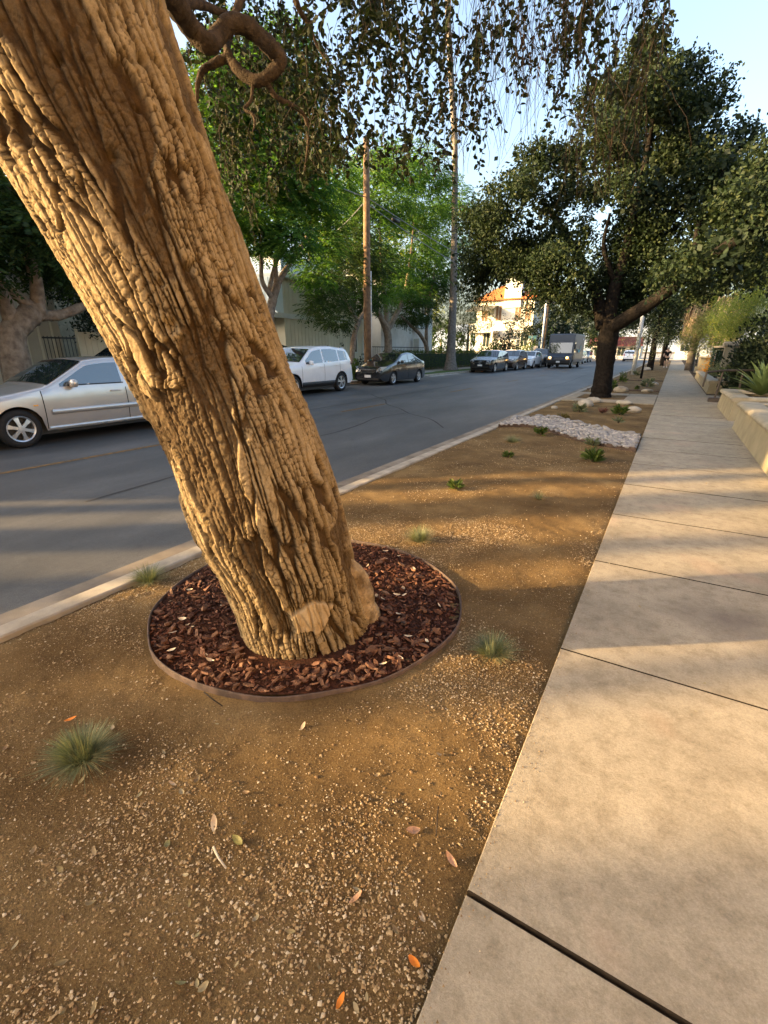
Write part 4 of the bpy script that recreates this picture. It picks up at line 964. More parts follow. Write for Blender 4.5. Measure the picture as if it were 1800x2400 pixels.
# ---- white stucco apartment with balcony, steps and railing
b2 = empty('white_apartment', (-20.3, 33.5, .06), 0, 'white stucco apartment with rounded balcony and railing behind the clipped hedge', 'building')
MB().b2((-9, 0, 0), (-1.2, 12, 7.2)).build('wall', M_stucco, b2); MB().b2((-1.199, 0, 0), (0, 5.4, 7.2)).build('stair_tower', M_stucco, b2)
bal = MB().b2((-1.198, 5.41, 3.3), (.5, 8.3, 4.5), .05).build('balcony', M_side2, b2)
MB().b2((-9.2, -.2, 7.2), (.2, 12.2, 7.45)).build('parapet', M_trim, b2)
window_part(b2, (-1.2, 6.0, 4.6), (-1.2, 7.7, 6.3), 'x'); window_part(b2, (-1.2, 9.0, 4.6), (-1.2, 10.7, 6.3), 'x'); window_part(b2, (0.0, 1.0, 4.4), (0.0, 2.2, 5.8), 'x')
window_part(b2, (-1.2, 6.2, .9), (-1.2, 7.6, 2.6), 'x', mat('warm_room', (.30, .19, .10), (.2, .12, .06), 6, .6))
MB().b2((.2, 5.2, 0), (.75, 5.9, 2.4)).build('pier', M_stucco, b2)
rl = MB().b2((1.2, -3.4, 1.62), (1.26, 5.2, 1.68)).build('railing', M_iron, b2)
for k in range(34): MB().tube([(1.23, -3.3 + .25 * k, .5), (1.23, -3.3 + .25 * k, 1.62)], .012, 5).build('baluster', M_iron, rl)
MB().b2((-1.0, -3.5, 0), (1.3, 5.2, .5)).build('terrace', M_stucco, b2)
for k in range(6): MB().b2((.2 + .0, 5.95 + .28 * k, 0), (1.5, 6.23 + .28 * k, 1.2 - .18 * k)).build('step', M_apron, b2)
# ---- beige siding block at the left edge, and others that shade the street
b0 = empty('beige_apartment', (-18.6, -7.6, .06), 0, 'beige vertical-siding apartment behind the gnarled jacaranda at the left edge', 'building')
MB().b2((-11, 0, 0), (0, 16.6, 5.74)).build('wall', mat('beige_siding', (.40, .37, .29), (.34, .31, .24), 1.5, .85, .2), b0)
for ya, yb in ((0, 1.55), (2.45, 16.6)):  # roofline notch added out of view to pass a sun patch to the planter
    MB().b2((-11, ya, 5.741), (-.001, yb, 6.15)).build('parapet', M_beige, b0); MB().b2((-11.3, ya - .3 * (ya == 0), 6.15), (.25, yb + .3 * (yb > 5), 6.33)).build('eave', M_trim, b0)
for k in range(40): MB().b2((.003, .3 + .41 * k, .05), (.028, .37 + .41 * k, 5.73)).build('batten', M_side, b0)
for y in (11.3, 13.6): window_part(b0, (0.0, y, 3.5), (0.0, y + .45, 5.2), 'x', mat('bright_blind', (.6, .66, .7), (.5, .55, .6), 4, .6))
bs = empty('stucco_block', (-19.5, -17.4, .06), 0, 'tan stucco apartment block standing before the gap left of the beige one', 'building')
MB().b2((-12, -22, 0), (0, 0, 6.6)).build('wall', M_beige, bs); MB().b2((-12.3, -22.3, 6.6), (.3, .3, 6.8)).build('eave', M_trim, bs)
for k in range(5): window_part(bs, (0.0, -3 - 4 * k, 3.7), (0.0, -1.4 - 4 * k, 5.2), 'x'); window_part(bs, (0.0, -3 - 4 * k, .9), (0.0, -1.4 - 4 * k, 2.4), 'x')
br = empty('shade_block', (-33, -8, .06), 0, 'tall tan block added at the back to shade the street', 'building')  # added behind the houses to keep low sun off the road
MB().b2((-10, -2.5, 0), (0, 46, 9.3)).build('wall', M_beige, br); MB().b2((-10.3, -2.8, 9.3), (.3, 46.3, 9.6)).build('parapet', M_trim, br)
for k in range(11): window_part(br, (0.0, 1 + 4 * k, 6.5), (0.0, 2.6 + 4 * k, 8.1), 'x')
# side gate and wooden fence panel beside the jacaranda
gt = empty('iron_gate', (-17.5, 8.9, .06), 0, 'black iron gate between fence panel and jacaranda trunk', 'gate')
MB().b2((-.02, -1.0, 1.72), (.02, .0, 1.77)).build('rail', M_iron, gt); MB().b2((-.02, -1.0, .12), (.02, 0, .17)).build('rail', M_iron, gt)
for k in range(9): MB().tube([(0, -.96 + .115 * k, .1), (0, -.96 + .115 * k, 1.8)], .011, 5).build('bar', M_iron, gt)
fe = empty('board_fence', (-17.5, 9.0, .06), 0, 'grey-green wooden board fence panel behind the passing estate car', 'fence')
for k in range(9): MB().b2((-.02, .005 + .2 * k, .05), (.02, .195 + .2 * k, 1.95)).build('board', M_side, fe)
MB().b2((-.06, -.05, 0), (.06, .0, 2.05)).build('post', M_side, fe)
# ---- orange-tiled house far down the street
h1 = empty('tiled_house', (-20.2, 68, .06), 0, 'sunlit cream house with orange tiled hip roof and tower far down the street', 'house')
MB().b2((-5, 0, 0), (3.0, 10, 8.0)).build('wall', M_stucco, h1)
MB().add([(-5.6, -.6, 8.0), (3.6, -.6, 8.0), (3.6, 10.6, 8.0), (-5.6, 10.6, 8.0), (-2.4, 3.6, 10.4), (.4, 3.6, 10.4), (.4, 6.4, 10.4), (-2.4, 6.4, 10.4)], [(0, 1, 5, 4), (1, 2, 6, 5), (2, 3, 7, 6), (3, 0, 4, 7), (4, 5, 6, 7), (3, 2, 1, 0)]).build('roof', M_tile, h1)
MB().b2((-1.1, -.25, 7.0), (1.2, 2.6, 11.0)).build('tower', M_stucco, h1)
for x in (-4.2, -2.2, .5, 1.9): window_part(h1, (0.0, x, 5.4), (0.0, x + .8, 7.3), 'y', mat('brown_shutter', (.22, .13, .08), (.15, .09, .05), 8, .7))
for x in (-3.8, 1.6): window_part(h1, (0.0, x, 2.0), (0.0, x + .9, 3.8), 'y')
por = MB().b2((-5.2, -2.4, 3.8), (-1.6, -.01, 4.05)).build('porch_deck', M_trim, h1)
for k in range(9): MB().b2((-5.1 + .4 * k, -2.38, 4.05), (-4.98 + .4 * k, -2.28, 4.85)).build('baluster', M_trim, por)
MB().b2((-5.2, -2.42, 4.85), (-1.6, -2.26, 4.98)).build('rail', M_trim, por)
for x in (-5.0, -1.8): MB().b2((x - .12, -2.4, 0), (x + .12, -2.16, 3.8)).build('column', M_trim, por)
MB().add([(-5.6, -2.9, 6.6), (-2.0, -2.9, 6.6), (-2.0, -.02, 7.4), (-5.6, -.02, 7.4), (-5.6, -2.9, 6.5), (-2.0, -2.9, 6.5)], [(0, 1, 2, 3), (0, 4, 5, 1)]).build('porch_roof', M_roof, h1)
# ---- across the far junction
f1b = empty('red_roofed_shop', (-15.5, 112, -.05), 0, 'low shop with a red awning roof beyond the end of the street', 'building')
MB().b2((0, 0, 0), (9.4, 8, 2.9)).build('wall', M_stucco, f1b)
MB().add([(-.4, -1.6, 2.5), (9.8, -1.6, 2.5), (9.8, 0.2, 4.3), (-.4, .2, 4.3), (9.8, 8, 4.3), (-.4, 8, 4.3)], [(0, 1, 2, 3), (3, 2, 4, 5)]).build('awning_roof', M_redroof, f1b)
for k in range(4): window_part(f1b, (0.0, .8 + 2.2 * k, .6), (0.0, 2.2 + 2.2 * k, 2.2), 'y')
f2b = empty('white_end_building', (.2, 111, -.05), 0, 'white building closing the view at the far end of the sidewalk', 'building')
MB().b2((-.2, 0, 0), (5.5, 9, 3.6)).build('wall', mat('blue_white_stucco', (.34, .38, .40), (.28, .32, .34), 2, .9), f2b); window_part(f2b, (0.0, .6, 1.5), (0.0, 2.0, 2.6), 'y')
# ---- sunlit building on the near side, behind the camera's right shoulder
b3 = empty('cream_facade', (7.2, -9.5, 0), 0, 'warm cream stucco apartment block on the near side behind the walkway', 'building')
MB().b2((0, 0, 0), (9, 14.5, 8.6)).build('wall', mat('warm_cream_stucco', (.56, .44, .28), (.48, .37, .23), 2, .9, .15, .3, 60), b3); MB().b2((-.3, -.3, 8.6), (9.3, 14.8, 8.9)).build('eave', M_trim, b3)
for k in range(4):
    for z in (1.0, 4.8):
        b_ = MB().b2((-.06, 1.4 + 3.5 * k, z), (-.002, 2.8 + 3.5 * k, z + 1.6)).build('window', M_trim, b3)
        MB().add([(-.065, 1.5 + 3.5 * k, z + .1), (-.065, 2.7 + 3.5 * k, z + .1), (-.065, 2.7 + 3.5 * k, z + 1.5), (-.065, 1.5 + 3.5 * k, z + 1.5)], [(0, 1, 2, 3)]).build('pane', M_window, b_)

# ================================================================== POLES AND WIRES
M_wood = mat('weathered_pole_wood', (.24, .155, .095), (.13, .085, .055), 5, .9, .15, .5, 40)
M_wire = mat('cable_sheath', (.20, .21, .22), (.13, .135, .14), 10, .6, .3)
pole = empty('utility_pole', (-13.95, 21.65, 0), 0, 'brown wooden utility pole with white conduit beside the black sedan', 'pole')
MB().tube([(0, 0, -.3), (0, 0, 4), (.03, 0, 8), (.06, 0, float(at(872, 335, X=-13.95).z))], [.20, .185, .165, .145], 14).build('shaft', M_wood, pole, True)
MB().tube([(.12, .20, 0), (.12, .19, 3.4), (.13, .18, 5.2)], .028, 8).build('conduit', mat('white_conduit', (.7, .71, .72), (.6, .61, .62), 6, .5), pole, True)
for z in (1.6, 3.2, 4.9, 6.4, 9.4): MB().tube([(.15, -.12, z), (.28, -.18, z)], .012, 5).build('step_bolt', M_iron, pole)
pole2 = empty('utility_pole', (-13.6, 60, 0), 0, 'far utility pole with pale conduit standing behind the delivery van', 'pole')
MB().tube([(0, 0, -.3), (0, 0, 12.5)], [.19, .14], 12).build('shaft', M_wood, pole2, True); MB().tube([(-.2, -.18, 0), (-.2, -.18, 8.5)], .12, 8).build('conduit', mat('pale_conduit', (.5, .53, .57), (.42, .45, .5), 6, .5), pole2, True)
def wire(p0, p1, sag, label, r_=.024):
    p0, p1 = Vector(p0), Vector(p1)
    return tag(MB().tube([p0.lerp(p1, t) - Vector((0, 0, sag * 4 * t * (1 - t))) for t in np.linspace(0, 1, 26)], r_, 5).build('cable', M_wire, None, True), label, 'cable', 'overhead cables')
wire((-13.9, 21.65, 8.35), (-13.6, 60, 8.6), .9, 'upper overhead cable running from the near wooden pole to the far pole')
wire((-13.9, 21.65, 8.1), (-13.6, 60, 8.2), 1.3, 'lower overhead cable running from the near wooden pole to the far pole')
wire((-13.95, 21.65, 8.35), (-14.2, -25, 8.9), .8, 'overhead cable leaving the near wooden pole toward the left', .022)
wire((-13.95, 21.6, 8.2), (-19.6, 20.6, 6.2), .75, 'sagging service cable from the near wooden pole to the siding apartment')
wire((-13.6, 60, 7.2), (-17.3, 68.2, 6.6), .5, 'service cable from the far pole to the tiled house')
wire((-13.6, 60, 6.6), (-17.3, 69.0, 4.2), .4, 'lower service cable from the far pole to the tiled house')
sc_ = tag(MB().lathe([(.001, -.34), (.09, -.32), (.10, .32), (.001, .34)], 10, axis='y').build('splice_case', M_black, None, True, (-13.87, 24.4, 7.95)), 'black cable splice case hanging on the overhead cable by the wooden pole', 'splice case')
lp = tag(MB().tube([(0, 0, 0), (0, 0, 4), (0, 0, 8.5)], [.135, .11, .08], 12).build('light_pole', mat('pale_steel', (.55, .57, .60), (.47, .49, .52), 5, .5, .4), None, True, (-2.05, 34.2, -.02)), 'pale grey street light pole rising behind the oak limb', 'pole')
sg_ = empty('street_sign', (-13.9, 55.5, 0), 0, 'green street-name sign on a thin post left of the delivery van', 'sign')
MB().tube([(0, 0, 0), (0, 0, 3.1)], .035, 8).build('post', M_chrome, sg_); MB().b2((-.45, -.02, 2.75), (.45, .02, 3.05)).build('sign_plate', mat('green_sign', (.22, .42, .36), (.18, .36, .31), 4, .4), sg_)
sg2 = empty('notice_sign', (-13.7, 56.5, 0), 0, 'small pale notice sign on a post beside the street-name sign', 'sign')
MB().tube([(0, 0, 0), (0, 0, 2.0)], .03, 8).build('post', M_chrome, sg2); MB().b2((-.25, -.015, 1.35), (.25, .015, 2.0)).build('sign_plate', mat('pale_sign', (.62, .5, .42), (.55, .45, .38), 4, .5), sg2)

# ================================================================== TREES
def crown_pts(clumps, per, o, spread=.16, k=9):
    """points grouped in twig-sized tufts inside ellipsoidal clumps (world), relative to o"""
    out = []
    for c, r_ in clumps:
        n = max(6, int(per * np.mean(r_) ** 2 / k)); w = rng.normal(size=(n, 3)); w /= np.linalg.norm(w, axis=1)[:, None]
        t = np.array(c) + w * np.array(r_) * (rng.uniform(.35, 1.08, (n, 1)) ** .6) * (1 + .12 * rng.normal(size=(n, 1)))
        out.append((t[:, None] + rng.normal(0, spread, (n, k, 3))).reshape(-1, 3))
    return np.vstack(out) - np.array(o)
def px_clumps(lst, X=None, Y=None, jit=0.0, flat=1.0):
    out = []
    for q in lst:
        x, y, r_ = q[:3]; d = q[3] if len(q) > 3 else 0; jj = rng.normal(0, jit) + d
        p = at(x, y, X=None if X is None else X + jj, Y=None if Y is None else Y + jj)
        dep = (np.array(p) - camv) @ _fw; rm = r_ / FPX * dep; out.append((tuple(p), (rm, rm, rm * flat)))
    return out
def stems(par, plist, m, o, n=9):
    for pts, rads in plist:
        c = bez(pts, 5 * len(pts)); r_ = np.interp(np.linspace(0, 1, len(c)), np.linspace(0, 1, len(rads)), rads) * (1 + rng.normal(0, .04, len(c)))
        MB().tube([Vector(q - np.array(o)) for q in c], list(r_), n).build('limb' if par.get('has_trunk') else 'trunk', m, par, True); par['has_trunk'] = 1
    if 'has_trunk' in par: del par['has_trunk']
def simple_tree(name, label, loc, clumps, m, per, L, W, trunk=None, mb=M_jacbark, group=None, cat='tree', droop=0.0, spread=.16, k=9):
    t = empty(name, loc, 0, label, cat, group)
    if trunk: stems(t, trunk, mb, loc)
    P = crown_pts(clumps, per, loc, spread, k); D_ = rng.normal(size=P.shape) + np.array([0, 0, -droop])
    tag(leaf_quads(P, D_, L * rng.uniform(.7, 1.3, len(P)), W * rng.uniform(.7, 1.3, len(P)), 'crown', m, t, hexa=False), kind='stuff'); return t
def frond_tree(name, label, loc, clumps, m, nf, trunk, mb=M_jacbark, group=None, fl=.55, shrink=1.0):
    """feathery pinnate foliage: each frond a rachis direction with paired leaflets"""
    t = empty(name, loc, 0, label, 'tree', group)
    if trunk: stems(t, trunk, mb, loc)
    vol = np.array([np.mean(r_) ** 2 for _, r_ in clumps]); vol = vol / vol.sum(); P = []; Dn = []
    for (c, r_), v_ in zip(clumps, vol):
        n = int(nf * v_) + 3; w = rng.normal(size=(n, 3)); w /= np.linalg.norm(w, axis=1)[:, None]
        w[:, 2] = np.where(w[:, 2] < -.4, w[:, 2] * .5, w[:, 2])
        P.append(np.array(c) + w * np.array(r_) * (rng.uniform(.3, 1., (n, 1)) ** .5) * shrink); d = w * np.array([1, 1, .6]) + np.array([0, 0, -.25]) + rng.normal(0, .35, (n, 3)); Dn.append(d)
    P = np.vstack(P) - np.array(loc); Dn = np.vstack(Dn); Dn /= np.linalg.norm(Dn, axis=1)[:, None]; n = len(P)
    side = np.cross(Dn, np.array([0, 0, 1.]) + rng.normal(0, .15, (n, 3))); side /= np.linalg.norm(side, axis=1)[:, None] + 1e-9
    B_ = []; Q = []
    for j in range(8):
        f = .12 + .88 * j / 7; q = P + Dn * fl * f + np.array([0, 0, -1]) * fl * .30 * f * f
        for s_ in (1, -1): B_.append(q); Q.append(side * s_ + Dn * .55 + np.array([0, 0, -.25]))
    B_ = np.vstack(B_); Q = np.vstack(Q)
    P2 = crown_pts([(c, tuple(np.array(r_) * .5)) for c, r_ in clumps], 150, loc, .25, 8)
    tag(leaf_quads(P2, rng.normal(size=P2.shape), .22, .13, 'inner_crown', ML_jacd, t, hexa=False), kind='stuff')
    tag(leaf_quads(B_, Q, fl * rng.uniform(.24, .40, len(B_)), fl * .10, 'crown', m, t, hexa=False), kind='stuff'); return t
ML_oak = leafmat('oak_leaf', (.008, .016, .008), (.024, .040, .017), .22, (.05, .06, .02))
ML_jac = leafmat('jacaranda_leaf', (.022, .058, .013), (.075, .165, .028), .42, (.14, .22, .03))
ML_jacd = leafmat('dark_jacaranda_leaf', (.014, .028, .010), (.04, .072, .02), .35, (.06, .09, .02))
ML_yel = leafmat('sunlit_yellow_leaf', (.10, .13, .02), (.24, .26, .03), .45, (.34, .30, .03))
ML_wil = leafmat('willow_leaf', (.05, .055, .022), (.13, .125, .05), .35, (.22, .15, .05))
ML_dark = leafmat('dark_shrub_leaf', (.007, .013, .008), (.02, .032, .017), .2)
ML_grey = leafmat('grey_green_leaf', (.075, .080, .045), (.17, .17, .10), .35, (.26, .24, .14))
# ---- parkway oak
OK_ = (-1.83, 16.75, 0)
oak = empty('parkway_oak', OK_, 0, 'large dark evergreen oak in the concrete pad on the parkway', 'tree')
stems(oak, [([(-1.83, 16.75, -.1), (-1.83, 16.75, .25), (-1.84, 16.75, 1.0), (-1.86, 16.75, 1.7), (-1.84, 16.75, 2.3)], [.36, .30, .27, .29, .27]),
            ([at(1420, 775, Y=16.75), at(1470, 745, Y=16.4), at(1540, 700, Y=16), at(1610, 645, Y=15.4), at(1690, 585, Y=14.6), at(1780, 535, Y=13.8), at(1860, 480, Y=13)], [.20, .20, .17, .15, .12, .09, .05]),
            ([at(1412, 770, Y=16.75), at(1400, 700, Y=16.9), at(1365, 620, Y=17.2), at(1320, 540, Y=17.6), at(1270, 470, Y=18)], [.20, .18, .15, .11, .05]),
            ([at(1425, 765, Y=16.75), at(1440, 680, Y=16.9), at(1470, 580, Y=17), at(1500, 450, Y=17), at(1530, 280, Y=17)], [.20, .18, .15, .11, .05]),
            ([at(1385, 660, Y=17.0), at(1310, 625, Y=17.8), at(1220, 610, Y=18.8)], [.11, .08, .04]),
            ([at(1440, 660, Y=16.9), at(1415, 580, Y=16.6), at(1430, 500, Y=16.2)], [.09, .06, .04]),
            ([at(1590, 655, Y=15.6), at(1625, 590, Y=15.9), at(1640, 520, Y=16.4), at(1690, 420, Y=16.8), at(1700, 330, Y=17.2)], [.08, .07, .06, .045, .03])], M_oakbark, OK_, 12)
oc = [(1125, 570, 80), (1180, 620, 70), (1120, 655, 45), (1250, 570, 95), (1195, 480, 75), (1150, 520, 60), (1310, 640, 75), (1255, 665, 55), (1360, 700, 55), (1440, 660, 80), (1500, 690, 50), (1510, 600, 90), (1340, 560, 55), (1580, 560, 85), (1470, 520, 65),
      (1300, 480, 60), (1240, 400, 60), (1290, 360, 55), (1345, 390, 60), (1400, 330, 75), (1410, 440, 45), (1470, 410, 75), (1480, 290, 90), (1535, 215, 80), (1500, 140, 60), (1590, 185, 62), (1560, 330, 100), (1630, 300, 85), (1655, 245, 60), (1715, 335, 70), (1560, 460, 90), (1640, 420, 105), (1730, 430, 105), (1800, 410, 80), (1680, 540, 85), (1770, 560, 85), (1830, 480, 110), (1640, 610, 55), (1740, 630, 45), (1850, 600, 90), (1520, 90, 40), (1900, 440, 120), (1380, 250, 45), (1445, 190, 55)]
oc += [(1560, 655, 34, -1.8), (1625, 615, 40, -2.4), (1700, 575, 45, -2.8), (1760, 545, 45, -3.2), (1700, 650, 45), (1785, 620, 55), (1640, 680, 28), (1850, 560, 60)]
ocl = []
for c, r_ in px_clumps(oc, Y=16.9, jit=1.3, flat=.95):
    for _ in range(7):
        w = rng.normal(size=3); w /= np.linalg.norm(w); rs_ = r_[0] * rng.uniform(.30, .55); ocl.append((tuple(np.array(c) + w * r_[0] * rng.uniform(.45, .85)), (rs_, rs_, rs_ * .7)))
P = crown_pts(ocl, 3300, OK_, .13, 10)
tag(leaf_quads(P, rng.normal(size=P.shape) + np.array([0, 0, -.2]), .10 * rng.uniform(.6, 1.35, len(P)), .06 * rng.uniform(.7, 1.3, len(P)), 'crown', ML_oak, oak, hexa=False), kind='stuff')
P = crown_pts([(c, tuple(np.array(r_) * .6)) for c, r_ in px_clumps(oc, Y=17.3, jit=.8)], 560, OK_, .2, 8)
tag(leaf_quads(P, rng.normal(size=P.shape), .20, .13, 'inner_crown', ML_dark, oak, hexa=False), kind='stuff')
# ---- jacarandas along the far kerb
GJ = 'feathery jacarandas along the far side'
def bp(px, X, z=0.0):
    d = ray(px, 850); return np.array([X, X / d[0] * d[1], z])
J1 = bp(32, -14.3); J2 = bp(628, -14.6); J3 = bp(908, -17.2); J4 = bp(822, -15.2); J5 = bp(1002, -17.0)
def up(px, py, b): return at(px, py, X=b[0])
frond_tree('jacaranda', 'gnarled old jacaranda with forked grey trunk at the left edge behind the estate car', tuple(J1), px_clumps([(20, 480, 85), (90, 545, 70), (-70, 430, 130), (150, 620, 45), (40, 590, 50), (-120, 600, 90), (110, 430, 60, -2), (200, 480, 60, -3)], X=J1[0], jit=.6), ML_jacd, 1500,
    [([J1, up(30, 800, J1), up(45, 760, J1), up(75, 735, J1), up(100, 725, J1)], [.36, .30, .30, .27, .20]), ([up(95, 740, J1), up(140, 738, J1), up(185, 722, J1), up(240, 700, J1)], [.15, .13, .12, .10]),
     ([up(90, 730, J1), up(85, 660, J1), up(65, 590, J1), up(40, 500, J1), up(20, 420, J1)], [.18, .155, .14, .11, .07]), ([up(100, 745, J1), up(50, 700, J1), up(0, 660, J1), up(-40, 600, J1)], [.17, .14, .11, .08]), ([up(35, 780, J1), up(10, 700, J1), up(-30, 600, J1), up(-60, 480, J1)], [.20, .16, .12, .07])], group=GJ)
frond_tree('jacaranda', 'jacaranda with upright forking limbs between the leaning trunk and the wooden pole', tuple(J2), px_clumps([(520, 340, 95), (600, 260, 100), (645, 400, 95), (545, 480, 75), (700, 330, 80), (730, 470, 70), (590, 560, 55), (680, 560, 55), (660, 170, 90), (500, 230, 90), (480, 420, 80), (760, 560, 45), (560, 150, 80), (740, 640, 40), (690, 430, 70), (780, 420, 55), (640, 520, 60)], X=J2[0], jit=.9), ML_jac, 5600,
    [([J2, up(630, 760, J2), up(640, 700, J2), up(650, 665, J2)], [.24, .20, .18, .16]), ([up(648, 670, J2), up(665, 640, J2), up(690, 600, J2), up(715, 565, J2), up(735, 500, J2)], [.13, .12, .11, .09, .05]), ([up(648, 670, J2), up(645, 620, J2), up(652, 560, J2), up(640, 450, J2)], [.12, .10, .09, .05]),
     ([up(640, 700, J2), up(615, 660, J2), up(612, 600, J2), up(605, 500, J2)], [.11, .09, .07, .04]), ([up(630, 680, J2), up(650, 610, J2), up(700, 540, J2)], [.09, .07, .04])], group=GJ)
frond_tree('jacaranda', 'broad round jacaranda directly behind the wooden utility pole', tuple(J3), px_clumps([(900, 455, 95), (980, 480, 95), (1040, 550, 75), (860, 560, 80), (950, 590, 90), (1005, 640, 65), (880, 680, 60), (950, 400, 60), (1060, 470, 50), (830, 480, 60), (1050, 620, 45), (920, 660, 60), (970, 690, 45), (880, 390, 55), (1000, 410, 55), (800, 520, 45)], X=J3[0], jit=.9), ML_jac, 6500,
    [([J3, up(910, 800, J3), up(905, 770, J3), up(895, 750, J3), up(880, 720, J3), up(862, 690, J3)], [.30, .27, .25, .2, .16, .10]), ([up(908, 775, J3), up(925, 745, J3), up(945, 700, J3), up(960, 620, J3), up(970, 520, J3)], [.2, .18, .15, .11, .05]), ([up(905, 770, J3), up(905, 720, J3), up(895, 640, J3), up(890, 520, J3)], [.18, .15, .12, .05])], group=GJ)
frond_tree('jacaranda', 'slender jacaranda with drooping fronds just left of the wooden pole', tuple(J4), px_clumps([(800, 640, 60), (770, 690, 50), (830, 590, 60), (790, 745, 38), (840, 700, 50), (740, 720, 30), (875, 620, 50)], X=J4[0], jit=.5), ML_jacd, 1500,
    [([J4, up(826, 820, J4), up(832, 780, J4), up(842, 750, J4)], [.17, .15, .14, .13]), ([up(838, 755, J4), up(820, 720, J4), up(790, 680, J4), up(760, 640, J4)], [.10, .08, .06, .03]), ([up(840, 752, J4), up(855, 720, J4), up(850, 640, J4)], [.10, .08, .04])], group=GJ, fl=.5)
frond_tree('jacaranda', 'jacaranda with a pale leaning stem right of the round one by the hedge', tuple(J5), px_clumps([(985, 730, 45), (1010, 690, 45), (960, 740, 40), (1040, 670, 35)], X=J5[0], jit=.4), ML_jacd, 1100,
    [([J5, up(1000, 815, J5), up(985, 785, J5), up(965, 765, J5), up(940, 740, J5)], [.20, .17, .14, .12, .06]), ([up(1000, 815, J5), up(1000, 770, J5), up(1010, 690, J5), up(1020, 620, J5)], [.15, .12, .10, .05])], group=GJ, fl=.45)
# out of view on the left: cypresses added to cut low sun into bands
ML_cyp = leafmat('cypress_leaf', (.012, .022, .010), (.035, .055, .02), .2)
def cypress(label, w0, w1, h, X=-16.9):
    w = (w0 + w1) / 2; r_ = (w1 - w0) / 2; y = (w + .6 * X) / .8; o = empty('unseen_cypress_blocker', (X, y, 0), 0, label, 'tree', 'added cypresses blocking the sun')
    MB().lathe([(.02, 0), (r_ * .8, .25), (r_ * .92, h * .4), (r_ * .86, h * .75), (r_ * .5, h * .93), (.02, h)], 12).build('core', ML_dark, o, True); MB().tube([(0, 0, -.1), (0, 0, .6)], .09, 8).build('trunk', M_oakbark, o)
    n = int(900 * r_ * h / 2.5); a = rng.uniform(0, 6.28, n); z = rng.uniform(.1, 1, n) * h; q = r_ * np.interp(z / h, [0, .1, .4, .75, .93, 1], [.5, .9, 1, .92, .55, .05]) * rng.uniform(.85, 1.08, n)
    tag(leaf_quads(np.stack([q * np.cos(a), q * np.sin(a), z], 1), np.stack([np.cos(a) * .4, np.sin(a) * .4, np.ones(n)], 1) + rng.normal(0, .2, (n, 3)), .2, .07, 'foliage', ML_cyp, o, hexa=False), kind='stuff')
for k, (w0, w1, h) in enumerate([(-2.3, -1.5, 5.8), (-1.3, -.55, 5.6), (-.35, .95, 6.0), (1.42, 1.75, 5.2), (1.86, 2.52, 5.6), (2.80, 3.15, 5.4), (3.64, 4.20, 6.0), (4.60, 4.90, 5.6), (5.08, 5.5, 6.0)]):
    cypress('unseen added cypress number %s from the tan block in the row across the street' % ['one', 'two', 'three', 'four', 'five', 'six', 'seven', 'eight', 'nine'][k], w0, w1, h)
frond_tree('jacaranda', 'jacaranda on the far kerb opposite the camera, left of the estate car', (-15.2, .6, 0), [((-15.2, .6, 5.6), (2.6, 2.8, 2.0)), ((-15.2, 2.2, 4.8), (1.6, 1.6, 1.3))], ML_jac, 1300, [([(-15.2, .6, 0), (-15.1, .5, 2.2), (-15.2, .8, 4.5)], [.25, .2, .1])], group=GJ)
# ---- background trees
simple_tree('yellow_tree', 'sunlit yellow-green tree showing behind the round jacaranda', (-28, 33, 0), px_clumps([(800, 560, 70), (860, 430, 60), (830, 640, 60), (1010, 720, 30), (770, 520, 50), (900, 400, 40), (950, 560, 70)], X=-28, jit=.6), ML_yel, 330, .22, .12, [([(-28, 33, 0), (-28, 33, 5)], [.3, .2])])
simple_tree('backdrop_tree', 'tall dark green tree behind the rooflines left of the wooden pole', (-30, 18, 0), px_clumps([(560, 560, 60), (470, 480, 80), (620, 470, 70), (700, 420, 60), (540, 400, 80), (760, 400, 40)], X=-30.5, jit=.6), ML_jacd, 260, .26, .14, [([(-30, 18, 0), (-30, 18, 8)], [.3, .2])])
simple_tree('backdrop_tree', 'dense dark tree filling the gap behind the gnarled jacaranda', (-17.4, 11.2, 0), px_clumps([(150, 640, 60), (210, 690, 60), (90, 620, 60), (250, 740, 45), (200, 780, 25), (300, 640, 80), (180, 540, 80), (330, 560, 90), (60, 540, 60)], X=-17.4, jit=.4), ML_dark, 2200, .12, .06, [([(-17.4, 11.2, 0), (-17.4, 11.2, 3)], [.16, .12])], M_oakbark)
simple_tree('conifer', 'blue-green conifer top behind the jacarandas near the wooden pole', (-34, 42, 0), [((-34, 42, 4 + 1.6 * k), (3.2 - .3 * k,) * 3) for k in range(9)], leafmat('conifer_needle', (.03, .05, .04), (.075, .11, .085), .2), 110, .5, .08, [([(-34, 42, 0), (-34, 42, 14)], [.4, .15])])
simple_tree('willow_tree', 'loose brownish-green weeping tree right of the palm trunk', (-17.8, 46, 0), px_clumps([(1100, 690, 45), (1080, 740, 40), (1120, 750, 40), (1135, 700, 35), (1070, 700, 30), (1090, 790, 32), (1040, 760, 28)], X=-17.8, jit=.5), ML_wil, 420, .26, .05, [([(-17.8, 46, 0), (-17.8, 46, 3.5)], [.18, .1])], droop=1.6)
simple_tree('small_tree', 'sparse dark young tree in front of the orange-tiled house', (-16.6, 56, 0), px_clumps([(1215, 770, 26), (1200, 795, 26), (1225, 745, 18), (1190, 755, 14), (1240, 790, 24)], X=-16.6, jit=.4), ML_dark, 330, .2, .1, [([(-16.6, 56, 0), (-16.6, 56, 4)], [.12, .06])])
